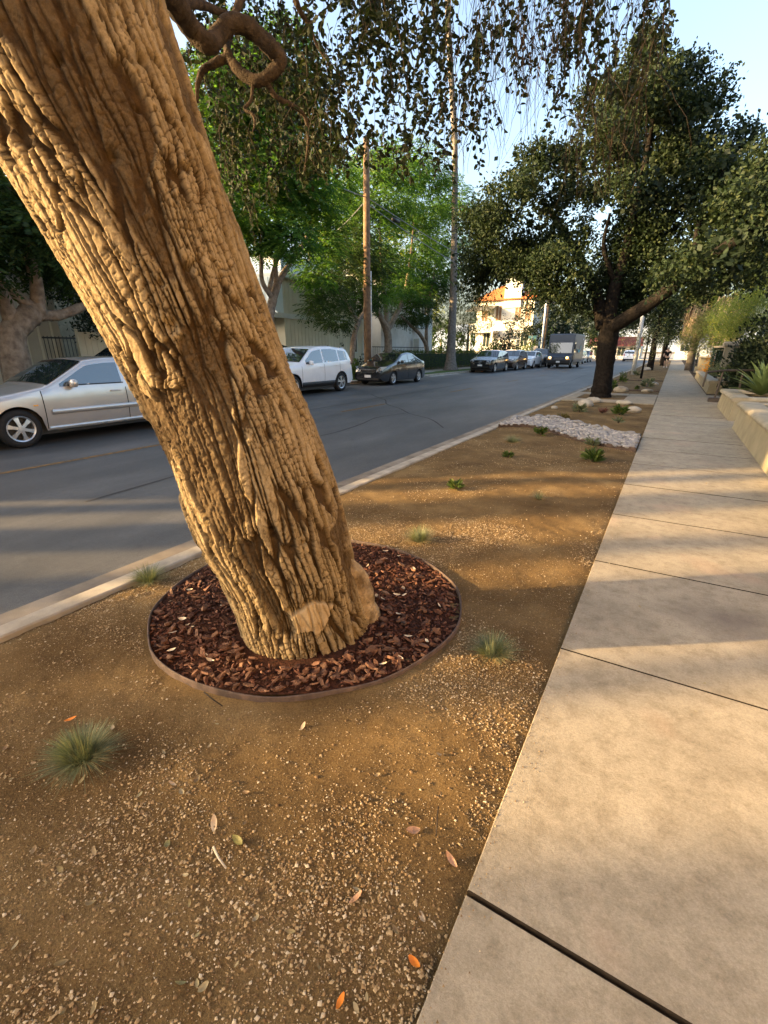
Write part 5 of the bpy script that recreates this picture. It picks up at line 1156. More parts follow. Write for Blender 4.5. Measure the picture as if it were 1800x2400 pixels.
for i, (lab, X, lst) in enumerate([('dark evergreen tree left of the far utility pole behind the van', -16.5, [(1270, 740, 45), (1300, 770, 40), (1255, 785, 30), (1290, 700, 40)]),
        ('dark evergreen tree right of the far utility pole behind the van', -13.8, [(1345, 740, 45), (1330, 780, 35), (1375, 760, 40), (1390, 710, 40), (1400, 790, 30)]),
        ('dark evergreen tree overhanging the parked cars past the van', -12.5, [(1400, 800, 28), (1420, 770, 34), (1440, 740, 40), (1450, 790, 22)])]):
    p = at(lst[0][0], 830, X=X); simple_tree('street_oak', lab, (X, p.y, 0), px_clumps(lst, X=X, jit=.8), ML_oak if i else ML_dark, 200, .34, .2, [([(X, p.y, 0), (X, p.y, 4)], [.3, .2])], M_oakbark, 'dark evergreen trees down the street')
for k in range(9):
    X = -24 - 7 * k; simple_tree('backdrop_tree', 'soft green skyline tree beyond the houses, %s counted leftward from the tiled house' % ['first', 'second', 'third', 'fourth', 'fifth', 'sixth', 'seventh', 'eighth', 'ninth'][k], (X, 100 + 3 * (k % 3), 0), [((X, 100 + 3 * (k % 3), 4.5), (4.5, 4.5, 4.5)), ((X + 2.5, 101, 3), (3, 3, 3))], ML_jacd, 34, .7, .4, [([(X, 100 + 3 * (k % 3), 0), (X, 100 + 3 * (k % 3), 4)], [.3, .2])], group='far skyline trees')
# trees that arch over the sidewalk farther on
for i, (lab, X, Y, lst) in enumerate([('street tree with reddish trunk past the young tree on the near parkway', -1.5, 43.7, [(1500, 720, 45), (1545, 735, 45), (1470, 680, 40), (1580, 690, 45), (1530, 670, 45), (1480, 760, 22)]),
        ('street tree leaning over the sidewalk behind the walking person', -.9, 58, [(1560, 770, 34), (1600, 755, 36), (1530, 790, 20), (1620, 720, 34), (1575, 720, 40)]),
        ('dark street tree at the far end of the parkway', -1.3, 74, [(1560, 790, 22), (1590, 788, 16), (1620, 770, 26), (1545, 770, 26)])]):
    simple_tree('street_oak', lab, (X, Y, 0), px_clumps(lst, Y=Y, jit=.8), ML_oak, 800 if i == 0 else 700, .20, .11, [([(X, Y, -.1), (X + .02, Y, 1.2), (X, Y, 2.6), (X + .2, Y, 5)], [.26, .22, .19, .1])], M_oakbark, 'dark evergreen trees down the street')
yt = simple_tree('young_tree', 'young airy grey-green tree with a thin dark stem on the parkway', (-1.35, 29.5, 0), px_clumps([(1505, 800, 32), (1530, 795, 28), (1480, 805, 24), (1515, 775, 24), (1545, 790, 16), (1530, 825, 14)], Y=29.5, jit=.25), ML_grey, 700, .10, .028, [([(-1.35, 29.5, 0), (-1.33, 29.5, 1.0), (-1.30, 29.5, 2.4)], [.06, .05, .03])], M_oakbark)
# ---- tall palm
PB = (-15.0, 35.5, 0)
palm = empty('tall_palm', PB, 0, 'tall slim palm trunk with a flared foot by the clipped hedge', 'palm')
pp = [at(1056, 862, X=-15.0), at(1058, 800, X=-15.0), at(1062, 700, X=-15.0), at(1065, 550, X=-15.0), at(1066, 350, X=-15.0), at(1056, 150, X=-15.0), at(1049, 0, X=-15.0), at(1046, -320, X=-15.0)]
pp[0].z = -.05; c = bez(pp, 90); rp = np.interp(np.linspace(0, 1, 90), [0, .03, .08, .2, .5, 1], [.62, .46, .36, .30, .20, .14]) * (1 + .05 * np.sin(np.arange(90) * 2.3))
MB().tube([Vector(q - np.array(PB)) for q in c], list(rp), 14).build('trunk', M_palmbark, palm, True)
tp = np.array(c[-1])
for k in range(26):
    a = k * 2.4; e_ = rng.uniform(-.5, 1.0); pts = [tp + np.array([math.cos(a) * 2.6 * t, math.sin(a) * 2.6 * t, e_ * 1.6 * t - 2.0 * t * t]) - np.array(PB) for t in np.linspace(0, 1, 7)]
    V = []; F = []
    for i, q in enumerate(pts):
        w = .42 * math.sin(math.pi * (i + .4) / 7); V += [q + np.array([-math.sin(a) * w, math.cos(a) * w, -.15]), q, q - np.array([-math.sin(a) * w, math.cos(a) * w, .15])]
        if i: F += [(3 * i - 3, 3 * i - 2, 3 * i + 1, 3 * i), (3 * i - 2, 3 * i - 1, 3 * i + 2, 3 * i + 1)]
    MB().add(V, F).build('frond', ML_jacd, palm)
# ---- clipped hedge and shrubs on the far side
def leafy_box(name, label, lo, hi, m, n, L, W, cat='hedge', bulge=.06, core=ML_dark):
    lo, hi = np.array(lo), np.array(hi); o = empty(name, ((lo + hi) / 2 * np.array([1, 1, 0])).tolist(), 0, label, cat); oo = np.array(o.location)
    MB().b2(lo + .12 - oo, hi - .12 - oo).build('core', core, o)
    P = rng.uniform(lo, hi, (n, 3)); f = rng.integers(0, 5, n)
    for ax, side, idx in ((0, 0, 0), (0, 1, 1), (1, 0, 2), (1, 1, 3), (2, 1, 4)):
        k = f == idx; P[k, ax] = (hi if side else lo)[ax]
    P += rng.normal(0, bulge, P.shape)
    tag(leaf_quads(P - oo, rng.normal(size=P.shape) + np.array([0, 0, .3]), L * rng.uniform(.7, 1.3, n), W, 'foliage', m, o, hexa=False), kind='stuff'); return o
ML_hedge = leafmat('hedge_leaf', (.028, .05, .012), (.07, .11, .022), .3)
leafy_box('clipped_hedge', 'long clipped green hedge behind the palm trunk', (-17.7, 29.4, .05), (-16.7, 46.5, 1.35), ML_hedge, 13000, .09, .05)
def shrub(name, label, c, r_, m, n, L, W, cat='shrub', group=None, up=.4, sq=1.0):
    c = np.array(c, float); o = empty(name, (c[0], c[1], c[2]), 0, label, cat, group)
    w = rng.normal(size=(n, 3)); w /= np.linalg.norm(w, axis=1)[:, None]; w[:, 2] = np.abs(w[:, 2]); P = w * np.array(r_) * rng.uniform(.35, 1.05, (n, 1)) * (1 + .18 * np.sin(w[:, :1] * 7 + w[:, 1:2] * 5))
    for k in range(7):
        a = rng.uniform(0, 6.28); q = np.array([math.cos(a) * .55, math.sin(a) * .55, .75]) * np.array(r_); MB().tube([(0, 0, -.05), tuple(q * .5 + rng.normal(0, .02, 3)), tuple(q)], [.02 * np.mean(r_) + .004, .012 * np.mean(r_) + .002, .004], 5).build('stem', M_twig, o)
    tag(leaf_quads(P, w + rng.normal(0, .7, P.shape) + np.array([0, 0, up]), L * rng.uniform(.7, 1.3, n), W * rng.uniform(.7, 1.3, n), 'foliage', m, o, hexa=False), kind='stuff'); return o
for lab, px, X, r_ in [('dark low shrub left of the wooden pole behind the sedan', 845, -15.6, (.9, .9, 1.0)), ('dark shrub under the slender jacaranda behind the white crossover', 795, -16.2, (1.0, 1.0, 1.5)), ('dark shrub under the round jacaranda behind the sedan', 935, -17.6, (1.0, 1.2, 1.1)), ('green shrub at the foot of the wooden pole', 830, -14.6, (.7, .6, .8))]:
    q = bp(px, X, .03); shrub('low_shrub', lab, q, r_, ML_hedge if 'green' in lab else ML_dark, 700, .16, .07)
for lab, px, X, r_ in [('bushy shrub right of the clipped hedge behind the parked black crossover', 1150, -17.2, (1.6, 2.2, 2.2)), ('grey-green shrub in the yard below the orange-tiled house', 1235, -16.0, (2, 2.5, 2.4)), ('dark shrub left of the street-name sign', 1180, -16.2, (1.6, 2.0, 3.2))]:
    q = bp(px, X, .03); shrub('yard_shrub', lab, q, r_, ML_dark if 'dark' in lab else ML_hedge, 1500, .28, .13)

# ================================================================== RIGHT-HAND PLANTERS AND GARDEN
def planter(name, label, x0, x1, y0, y1, h, h1=None, th=.26):
    """low battered stucco walls round a bed, with a rounded cap; h at y0, h1 at y1"""
    h1 = h1 or h; o = empty(name, (x0, y0, 0), 0, label, 'planter'); bat = .05
    def wall(p0, p1, ha, hb, nrm):
        d = Vector((p1[0] - p0[0], p1[1] - p0[1], 0)); nrm = Vector((*nrm, 0)); V = []
        for p, hh in ((p0, ha), (p1, hb)):
            b0 = Vector((p[0] - x0, p[1] - y0, -.05)); V += [b0 - nrm * 0, b0 + nrm * (-th), b0 + nrm * (-th) + Vector((0, 0, hh)), b0 - nrm * bat + Vector((0, 0, hh))]
        recalc(MB().add(V, [(0, 1, 2, 3), (7, 6, 5, 4), (0, 4, 5, 1), (1, 5, 6, 2), (2, 6, 7, 3), (3, 7, 4, 0)]).build('wall', M_beige, o))
        prof = [(.045, .0), (.06, .025), (.055, .055), (.02, .08), (-.02, .088), (-th - .0, .088), (-th - .03, .07), (-th - .03, .0)]; V = []; n = len(prof)
        for p, hh in ((p0, ha), (p1, hb)):
            for a, z in prof: V.append(Vector((p[0] - x0, p[1] - y0, -.05 + hh + z)) + nrm * (a - bat))
        recalc(MB().add(V, [tuple(range(n)), tuple(reversed(range(n, 2 * n)))] + [(k, n + k, n + (k + 1) % n, (k + 1) % n) for k in range(n)]).build('cap', M_bcap, o, True)).modifiers.new('e', 'EDGE_SPLIT').split_angle = R(50)
    wall((x0, y0), (x0, y1), h, h1, (-1, 0)); wall((x1, y0), (x1, y1), h, h1, (1, 0))
    wall((x0 + th + .03, y0 + .002), (x1 - th - .03, y0 + .002), h, h, (0, -1)); wall((x0 + th + .03, y1 - .002), (x1 - th - .03, y1 - .002), h1, h1, (0, 1))
    MB().b2((th - .02, th - .02, .05), (x1 - x0 - th + .02, y1 - y0 - th + .02, min(h, h1) - .10)).build('bed_soil', M_bed, o); return o
planter('planter_wall', 'nearest beige stucco planter wall catching a patch of sun beside the sidewalk', 1.18, 3.6, 4.6, 11.0, .46)
planter('planter_wall', 'second beige stucco planter holding the big agave', 1.20, 3.4, 12.2, 15.3, .44, .42)
planter('planter_wall', 'long low planter wall with sloping cap past the walkway gap', 1.18, 4.6, 19.9, 32.0, .40, .34)
ML_agave = leafmat('agave_leaf', (.075, .115, .045), (.16, .21, .085), .15, (.22, .26, .11), .45)
def agave_mesh(l, w):
    V = []; F = []; n = 9
    for i in range(n):
        t = i / (n - 1); ww = w * (1 - t) ** .55 * (.62 + 1.1 * t * (1 - t) * 1.9) if i < n - 1 else .001
        x = l * t; z = .10 * l * math.sin(t * 2.2) - .0 * t; V += [(x, -ww, z + ww * .45), (x, 0, z), (x, ww, z + ww * .45)]
        if i: F += [(3 * i - 3, 3 * i - 2, 3 * i + 1, 3 * i), (3 * i - 2, 3 * i - 1, 3 * i + 2, 3 * i + 1)]
    me = MB().add(V, F).mesh('leaf', True); me.materials.append(ML_agave); return me
AG = [agave_mesh(1.0, .10), agave_mesh(1.0, .085), agave_mesh(1.0, .115)]
def agave(label, loc, size, n=26, group=None, name='agave'):
    o = empty(name, loc, 0, label, 'agave', group)
    for k in range(n):
        t = k / (n - 1); el = R(78 - 70 * t ** .8 + rng.normal(0, 4)); az = k * 2.39996 + rng.normal(0, .1); s_ = size * (.75 + .35 * math.sin(math.pi * (.25 + .6 * t)) + rng.normal(0, .04))
        obj('leaf', AG[k % 3], None, o, (0, 0, .02 + .12 * size * (1 - t)), (0, -el, az), (float(s_),) * 3)
    return o
agave('big green agave in the second planter at the right edge', (1.86, 13.8, .40), .74, 42)
agave('sunlit agave at the right edge in the nearest planter', (1.62, 8.85, .44), .24, 26)
agave('smaller agave at the right edge behind the nearest planter cap', (1.95, 10.2, .44), .30, 26)
for i, (x, y, s_) in enumerate([(1.95, 21.3, .55), (2.55, 22.0, .6), (1.85, 24.2, .45)]):
    agave(['front agave in the long low planter beyond the handrail', 'rear agave in the long low planter beyond the handrail', 'farthest small agave in the long low planter'][i], (x, y, .30), s_, 24, 'agaves in the long planter')
hr = empty('handrail', (1.22, 16.7, 0), 0, 'dark metal handrail on a square base beside the walkway gap', 'handrail')
M_rust = mat('dark_bronze_metal', (.055, .04, .03), (.03, .022, .017), 12, .6, .4)
MB().b2((-.16, -.14, 0), (.16, .14, .12), .02).build('base_block', M_rust, hr)
MB().tube([(0, 0, .1), (.06, .05, .86)], .026, 8).build('post', M_rust, hr); MB().tube([(.55, .3, 0), (.55, .3, .86)], .026, 8).build('post', M_rust, hr); MB().tube([(-.34, -.2, .82), (.06, .05, .87), (.55, .3, .87), (.8, .45, .87)], .028, 8).build('top_rail', M_rust, hr)
MB().tube([(-.34, -.2, .82), (-.36, -.2, .42)], .024, 8).build('drop_bar', M_rust, hr)
gw = empty('stucco_garden_wall', (2.4, 37.6, 0), 0, 'low beige stucco garden wall with pale cap behind the orange shrub', 'wall')
MB().b2((0, 0, 0), (4.4, .3, 1.62)).build('wall', M_beige, gw); MB().b2((-.08, -.07, 1.62), (4.45, .37, 1.74), .03).build('cap', M_bcap, gw)
sw = empty('stepped_wall_end', (1.6, 39.5, 0), 0, 'short stepped stucco wall end by the sidewalk left of the garden wall', 'wall')
MB().b2((0, 0, 0), (.6, 3, .95)).build('wall', M_beige, sw); MB().b2((-.06, -.06, .95), (.66, 3.06, 1.05), .03).build('cap', M_bcap, sw); MB().b2((-.25, -.7, 0), (.4, -.01, .4)).build('step', M_beige, sw)
pl = empty('entry_pillar', at(1712, 850, Y=25.5).xy.to_3d(), 0, 'beige stucco entry pillar with a pale cap beside the dark gate', 'pillar')
MB().b2((-.32, -.32, 0), (.32, .32, 1.62)).build('shaft', M_beige, pl); MB().b2((-.40, -.40, 1.62), (.40, .40, 1.78), .05).build('cap', M_bcap, pl); MB().b2((-.36, -.36, 0), (.36, .36, .25)).build('plinth', M_beige, pl)
MB().lathe([(.001, .14), (.06, .10), (.075, .05), (.04, 0)], 12, (.15, 0, 1.78)).build('globe_finial', M_trim, pl, True)
vw = leafy_box('vine_covered_wall', 'dark blue-green vine covered wall left of the entry pillar', tuple(np.array(at(1668, 850, Y=28.5).xy.to_3d())), tuple(np.array(at(1668, 850, Y=28.5).xy.to_3d()) + np.array([1.15, .5, 1.55])), leafmat('vine_leaf', (.02, .04, .03), (.055, .085, .065), .2), 2600, .08, .05, 'wall', .03)
MB().b2((-.62, -.3, 1.55), (.62, .3, 1.64), .02).build('cap', M_bcap, vw)
ga = empty('dark_gate', tuple(np.array(pl.location) + np.array([.4, .1, 0])), 0, 'dark slatted gate between entry pillar and shrubs', 'gate')
for k in range(7): MB().b2((0, -.03, .15 + .2 * k), (1.5, .03, .32 + .2 * k)).build('slat', mat('gate_slat', (.07, .06, .065), (.05, .042, .045), 9, .6), ga)
MB().b2((1.42, -.05, 0), (1.5, .05, 1.6)).build('post', M_iron, ga)
ML_or = leafmat('orange_shrub_leaf', (.20, .085, .012), (.42, .19, .02), .35, (.24, .2, .04))
shrub('orange_shrub', 'rusty orange flowering shrub in the long planter before the garden wall', (1.95, 31.0, .28), (.55, 1.0, .95), ML_or, 1500, .09, .035)
shrub('low_shrub', 'fine grey-green shrub between the orange shrub and the agaves', (2.0, 27.4, .28), (.5, 1.6, .6), ML_grey, 1500, .10, .03)
shrub('low_shrub', 'dark green shrub behind the handrail in the long planter', (2.9, 20.9, .28), (.6, .6, .35), ML_hedge, 800, .10, .05)
for i, (px, py, Y, r_, m, lab) in enumerate([(1800, 790, 19.5, (.95, 1.0, 2.3), ML_dark, 'big dark shrub at the right edge above the agave'), (1875, 760, 17.5, (1.2, 1.2, 2.5), ML_dark, 'dark blue-green shrub cut by the right edge'), (1765, 820, 22.5, (.55, .6, 1.7), ML_dark, 'dark shrub between the gate and the big shrub')]):
    q = at(px, py, Y=Y); shrub('dark_shrub', lab, (q.x, q.y, 0), r_, m, 7000, .12, .065, group='dark shrubs by the entry')
ML_sage = leafmat('sage_leaf', (.085, .105, .05), (.19, .21, .10), .4, (.30, .27, .09)); ML_palo = leafmat('paloverde_leaf', (.055, .085, .028), (.12, .16, .045), .45, (.26, .25, .04))
simple_tree('olive_shrub', 'tall grey-green willowy shrub above the garden wall', (4.0, 42, 0), px_clumps([(1650, 800, 34), (1620, 790, 28), (1680, 790, 34), (1665, 760, 34), (1640, 760, 28), (1700, 810, 24)], Y=42, jit=.6), ML_sage, 1300, .22, .035, [([(4, 42, 0), (4, 42, 2.5)], [.12, .07])], cat='shrub')
simple_tree('feathery_tree', 'feathery bright green tree with sunlit yellow top at the right edge', (10.5, 34, 0), px_clumps([(1740, 740, 42), (1790, 740, 45), (1770, 690, 40), (1810, 690, 40), (1730, 780, 34), (1700, 750, 34), (1840, 760, 50), (1690, 800, 22)], Y=34, jit=.7), ML_palo, 1500, .26, .03, [([(10.5, 34, 0), (10.5, 34, 3.0)], [.14, .08])], droop=-.8)
simple_tree('feathery_tree', 'softer green feathery shrub left of the brightest one below the fan palms', (6.8, 38, 0), px_clumps([(1690, 735, 28), (1675, 770, 26), (1710, 770, 26)], Y=38, jit=.5), ML_palo, 1400, .24, .03, [([(6.8, 38, 0), (6.8, 38, 2.4)], [.10, .06])], droop=-.8)
def fan_palm(label, px, py, Y, rad):
    q = np.array(at(px, py, Y=Y)); o = empty('fan_palm', (q[0], q[1], 0), 0, label, 'palm', 'shaggy fan palms behind the oak limb')
    MB().tube([(0, 0, 0), (.05, 0, q[2] * .5), (0, 0, q[2])], [.30, .24, .20], 10).build('trunk', M_palmbark, o, True)
    V = []; F = []
    for k in range(900):
        a = rng.uniform(0, 6.28); z = q[2] - .1 - rng.random() * rad * 1.1; rr_ = rad * .55 * (1 - .35 * (q[2] - z) / (rad * 1.5)) * rng.uniform(.6, 1.1); n = len(V); w = .045; l = rad * rng.uniform(.3, .6)
        c_, s_ = math.cos(a), math.sin(a); V += [(c_ * rr_ * .8 - s_ * w, s_ * rr_ * .8 + c_ * w, z), (c_ * rr_ * .8 + s_ * w, s_ * rr_ * .8 - c_ * w, z), (c_ * rr_ + s_ * w * .3, s_ * rr_ - c_ * w * .3, z - l)]; F.append((n, n + 1, n + 2))
    tag(MB().add(V, F).build('dead_skirt', island('dead_frond', [(0, (.20, .13, .085)), (.6, (.36, .27, .19)), (1, (.5, .4, .28))], .9), o), kind='stuff')
    fan = MB()
    for j in range(18):
        b_ = -1.45 + 2.9 * j / 17; n = len(fan.v); fan.add([(.15, 0, 0), (.15 + .75 * math.cos(b_ - .08), .75 * math.sin(b_ - .08), .02), (.15 + 1.0 * math.cos(b_), 1.0 * math.sin(b_), -.12), (.15 + .75 * math.cos(b_ + .08), .75 * math.sin(b_ + .08), .0)], [(0, 1, 2, 3)])
    fm = fan.mesh('fan_frond'); fm.materials.append(ML_fan)
    for k in range(34):
        a = k * 2.4; el = rng.uniform(-.6, 1.2); p0 = np.array([0, 0, q[2]]); p1 = p0 + rad * .34 * np.array([math.cos(a) * math.cos(el), math.sin(a) * math.cos(el), math.sin(el)])
        f = obj('fan_frond', fm, None, o, p1, (rng.normal(0, .3), -el + .4, a), (rad * .36,) * 3)
ML_fan = leafmat('fan_palm_leaf', (.06, .09, .03), (.15, .19, .07), .35, (.24, .24, .08))
fan_palm('shaggy fan palm nearer the sidewalk, half behind the oak limb', 1652, 682, 44, 2.3); fan_palm('shaggy fan palm on the right, against the pale sky', 1728, 684, 42, 2.5)
simple_tree('backdrop_tree', 'dark tree mass between the two fan palms', (7.5, 50, 0), px_clumps([(1690, 720, 30), (1670, 660, 26), (1640, 720, 36), (1610, 690, 36)], Y=50, jit=.6), ML_oak, 330, .24, .13, [([(7.5, 50, 0), (7.5, 50, 4)], [.2, .12])])
simple_tree('hedge_arch', 'clipped dark arch of foliage over the far sidewalk', (1.9, 62, 0), px_clumps([(1620, 820, 16), (1622, 835, 14), (1617, 806, 13), (1606, 794, 10)], Y=62, jit=.3), ML_dark, 600, .16, .08, [([(2.2, 62, 0), (2.2, 62, 2)], [.1, .06])], cat='hedge')
# far hills
hx = np.linspace(-1800, 2400, 120); hz = 60 + 150 * fbm(hx / 500, hx * 0, 4, 4) + 60 * sst(400, 1400, hx)
V = np.concatenate([np.stack([hx, np.full(120, 2300.), np.full(120, -5.)], 1), np.stack([hx, np.full(120, 2700.), hz], 1), np.stack([hx, np.full(120, 3200.), np.full(120, -5.)], 1)])
i_ = np.arange(119); F = np.concatenate([np.stack([i_, i_ + 1, i_ + 121, i_ + 120], 1), np.stack([i_ + 120, i_ + 121, i_ + 241, i_ + 240], 1)])
tag(obj('hills', mesh_np('hills', V, F, True), mat('hazy_hill', (.26, .30, .34), (.22, .26, .30), .01, .95, .1)), kind='structure')

# ================================================================== SMALL THINGS ON THE PARKWAY
M_fesc = leafmat('blue_fescue', (.055, .075, .05), (.17, .195, .12), .25, (.40, .34, .17), .6)
def tuft(label, x, y, rad, h, n, name='fescue_tuft', m=M_fesc, cat='grass tuft', group='fescue tufts on the soil strip', spread=.9):
    z = SZ(x, y); o = empty(name, (x, y, z), 0, label, cat, group); V = []; F = []
    for k in range(n):
        a = rng.uniform(0, 6.28); r0 = rad * .35 * math.sqrt(rng.random()); lean = rng.random() ** .7 * spread; l = h * rng.uniform(.6, 1.15); w = .0008 + .0008 * rng.random(); a += rng.normal(0, .25); lean += rng.normal(0, .12)
        p = np.array([r0 * math.cos(a), r0 * math.sin(a), -.005]); d = np.array([math.cos(a) * math.sin(lean), math.sin(a) * math.sin(lean), math.cos(lean)]); s_ = np.array([-math.sin(a), math.cos(a), 0]); b0 = len(V)
        for i in range(4):
            t = i / 3; q = p + d * l * t + np.array([math.cos(a), math.sin(a), -1.0]) * l * .28 * t * t * (lean + .2); ww = w * (1 - t * .85); V += [q - s_ * ww, q + s_ * ww]
            if i: F.append((b0 + 2 * i - 2, b0 + 2 * i - 1, b0 + 2 * i + 1, b0 + 2 * i))
    tag(obj('blades', mesh_np('blades', V, F), m, o), kind='stuff')
    V = []; F = []
    for k in range(n // 10):
        a = rng.uniform(0, 6.28); r0 = rad * .4; l = h * .5; b0 = len(V); c_, s_ = math.cos(a), math.sin(a); V += [(r0 * c_ * .5, r0 * s_ * .5, 0.01), (r0 * c_ * .5 - s_ * .002, r0 * s_ * .5 + c_ * .002, .012), ((r0 + l) * c_, (r0 + l) * s_, .008)]; F.append((b0, b0 + 1, b0 + 2))
    tag(obj('dry_blades', mesh_np('dry_blades', V, F), mat('straw', (.45, .33, .16), (.3, .22, .1), 30, .9, .1), o), kind='stuff'); return o
tuft('largest pale blue-green fescue tuft at the lower left, tips catching sun', -1.60, .54, .10, .125, 1300)
tuft('fescue tuft by the kerb left of the trunk', -2.66, 1.50, .11, .125, 800)
tuft('fescue tuft behind the mulch ring in front of the sunlit band', -1.46, 2.98, .11, .13, 800)
tuft('fescue tuft between the mulch ring and the sidewalk', -.51, 1.88, .10, .115, 900)
tuft('tiny dark fescue tuft far right of the soil strip beyond the bands', -.90, 4.45, .06, .10, 220)
tuft('low grey mound of fescue near the rock bed', -2.03, 7.5, .22, .13, 700)
ML_per = leafmat('perennial_leaf', (.028, .05, .013), (.075, .11, .028), .3, (.20, .20, .06)); ML_perg = leafmat('grey_perennial_leaf', (.08, .095, .06), (.17, .18, .12), .3)
def rosette(label, x, y, rad, n, L, W, m=ML_per, name='perennial', group='young plants on the soil strip', up=.9):
    o = empty(name, (x, y, SZ(x, y)), 0, label, 'plant', group); a = rng.uniform(0, 6.28, n); r_ = rad * .3 * np.sqrt(rng.random(n)); el = rng.uniform(.2, up, n)
    for k in range(4): MB().tube([(0, 0, -.02), (.3 * rad * math.cos(k * 1.7), .3 * rad * math.sin(k * 1.7), rad * .6)], [.004, .003], 5).build('stem', M_twig, o)
    P = np.stack([r_ * np.cos(a), r_ * np.sin(a), rng.random(n) * rad * .6], 1); D_ = np.stack([np.cos(a) * np.cos(el), np.sin(a) * np.cos(el), np.sin(el)], 1) + rng.normal(0, .15, (n, 3))
    tag(leaf_quads(P, D_, L * rng.uniform(.7, 1.3, n), W, 'foliage', m, o), kind='stuff'); return o
rosette('leafy green plant lit at its tips in the sunlit band of soil', -1.73, 4.36, .11, 60, .075, .022)
rosette('larger leafy green plant near the sidewalk before the rock bed', -.70, 6.62, .17, 80, .125, .034, up=1.2)
rosette('small dark green plant left of the larger leafy one', -1.72, 6.2, .10, 60, .065, .02)
rosette('small green plant at the near edge of the rock bed', -1.78, 8.35, .14, 50, .12, .04)
rosette('grey-green plant in the rock bed edge near the sidewalk', -.86, 7.75, .12, 50, .12, .03, ML_perg)
rosette('broad-leaved green plant behind the rock bed near the boulders', -.86, 12.1, .24, 80, .15, .05)
rosette('grey-green plant left of the white boulder', -1.75, 12.2, .20, 70, .16, .04, ML_perg)
rosette('reddish sprig between the boulders and the broad-leaved plant', -1.25, 12.3, .14, 40, .10, .03, leafmat('red_sprig', (.12, .05, .045), (.2, .09, .08), .3))
rosette('dry brown-green plant at the far edge of the rock bed', -1.85, 10.6, .16, 50, .12, .04, leafmat('dry_sprig', (.10, .075, .035), (.18, .14, .06), .3))
rosette('thin seedling behind the rock bed near the sidewalk', -.75, 10.6, .10, 16, .12, .04, ML_perg, up=1.4)
for lab, x, y, s_ in [('small plant on the soil beyond the oak pad, left', -2.2, 21.5, .22), ('tall seedling stem beside the tan boulders past the oak', -1.8, 19.8, .35), ('grey shrub-like seedling near the sidewalk past the oak', -.75, 22.3, .34), ('tiny seedling beyond the oak near the path edge', -1.0, 20.6, .16), ('small plant near the young tree stem', -1.9, 25.5, .3), ('sprig at the kerb side before the light pole', -2.3, 30.5, .3), ('sprig right of the young tree toward the sidewalk', -.7, 26.5, .2), ('reddish sprig beside the light pole', -1.75, 33.0, .35)]:
    rosette(lab, x, y, s_, 45, s_ * .6, s_ * .18, ML_perg if 'grey' in lab or 'sprig' in lab else ML_per, up=1.3)
# dry creek bed of pale cobbles
def stone_mesh(seed, sx=1, sy=1, sz=.6, n=7, m=10):
    g = np.random.default_rng(seed); V = []; F = []
    for i in range(n + 1):
        ph = math.pi * i / n
        for k in range(m):
            a = 2 * math.pi * k / m; r_ = 1 + g.normal(0, .05); V.append((sx * r_ * math.sin(ph) * math.cos(a), sy * r_ * math.sin(ph) * math.sin(a), sz * r_ * math.cos(ph)))
    for i in range(n):
        for k in range(m): F.append((i * m + k, (i + 1) * m + k, (i + 1) * m + (k + 1) % m, i * m + (k + 1) % m))
    return MB().add(V, F).mesh('stone', True)
M_cob = obinfo_mat('pale_cobble', [(0, (.155, .148, .145)), (.4, (.25, .235, .222)), (.75, (.31, .28, .25)), (1, (.20, .20, .21))], .8, .3, .25, 20)
cob = []
for k in range(8):
    me_ = stone_mesh(k, rng.uniform(.8, 1.3), rng.uniform(.7, 1.0), rng.uniform(.45, .65), 5, 7); me_.materials.append(M_cob); cob.append(me_)
near_ = bez([(-2.70, 8.85, 0), (-2.2, 9.15, 0), (-1.7, 8.75, 0), (-1.2, 8.15, 0), (-.7, 7.80, 0), (-.25, 7.62, 0)], 40); far_ = bez([(-2.70, 10.0, 0), (-2.2, 10.6, 0), (-1.7, 10.3, 0), (-1.2, 9.75, 0), (-.7, 9.2, 0), (-.25, 8.95, 0)], 40)
rb = empty('rock_bed', (-1.4, 9.2, 0), 0, 'curving dry creek bed of pale cobbles crossing the soil strip', 'rock bed'); ro = np.array([-1.4, 9.2, 0])
V = []; F = []
for i in range(40):
    V += [near_[i] + np.array([0, 0, .004]) - ro, far_[i] + np.array([0, 0, .004]) - ro]
    if i: F.append((2 * i - 2, 2 * i, 2 * i + 1, 2 * i - 1))
MB().add([(q[0], q[1], .03) for q in V], F).build('bed', mat('rock_bed_base', (.30, .28, .26), (.16, .15, .14), 30, .95, .1), rb)
cnt = 0; used = []
while cnt < 296:
    t = rng.random() * 39; i = int(t); u_ = rng.random(); q = near_[i] * (1 - u_) + far_[min(i, 39)] * u_
    s_ = rng.uniform(.032, .062) if not (u_ > .86 and rng.random() < .6) else rng.uniform(.07, .11)
    if any((q[0] - a[0]) ** 2 + (q[1] - a[1]) ** 2 < ((s_ + a[2]) * .60) ** 2 for a in used):
        if rng.random() < .97: continue
    used.append((q[0], q[1], s_)); cnt += 1
    obj('stone', cob[cnt % 8], None, rb, (q[0] - ro[0], q[1] - ro[1], .03 + s_ * .22), (rng.normal(0, .25), rng.normal(0, .25), rng.uniform(0, 6.28)), (float(s_), float(s_), float(s_) * .7))
Vs = []; Fs = []
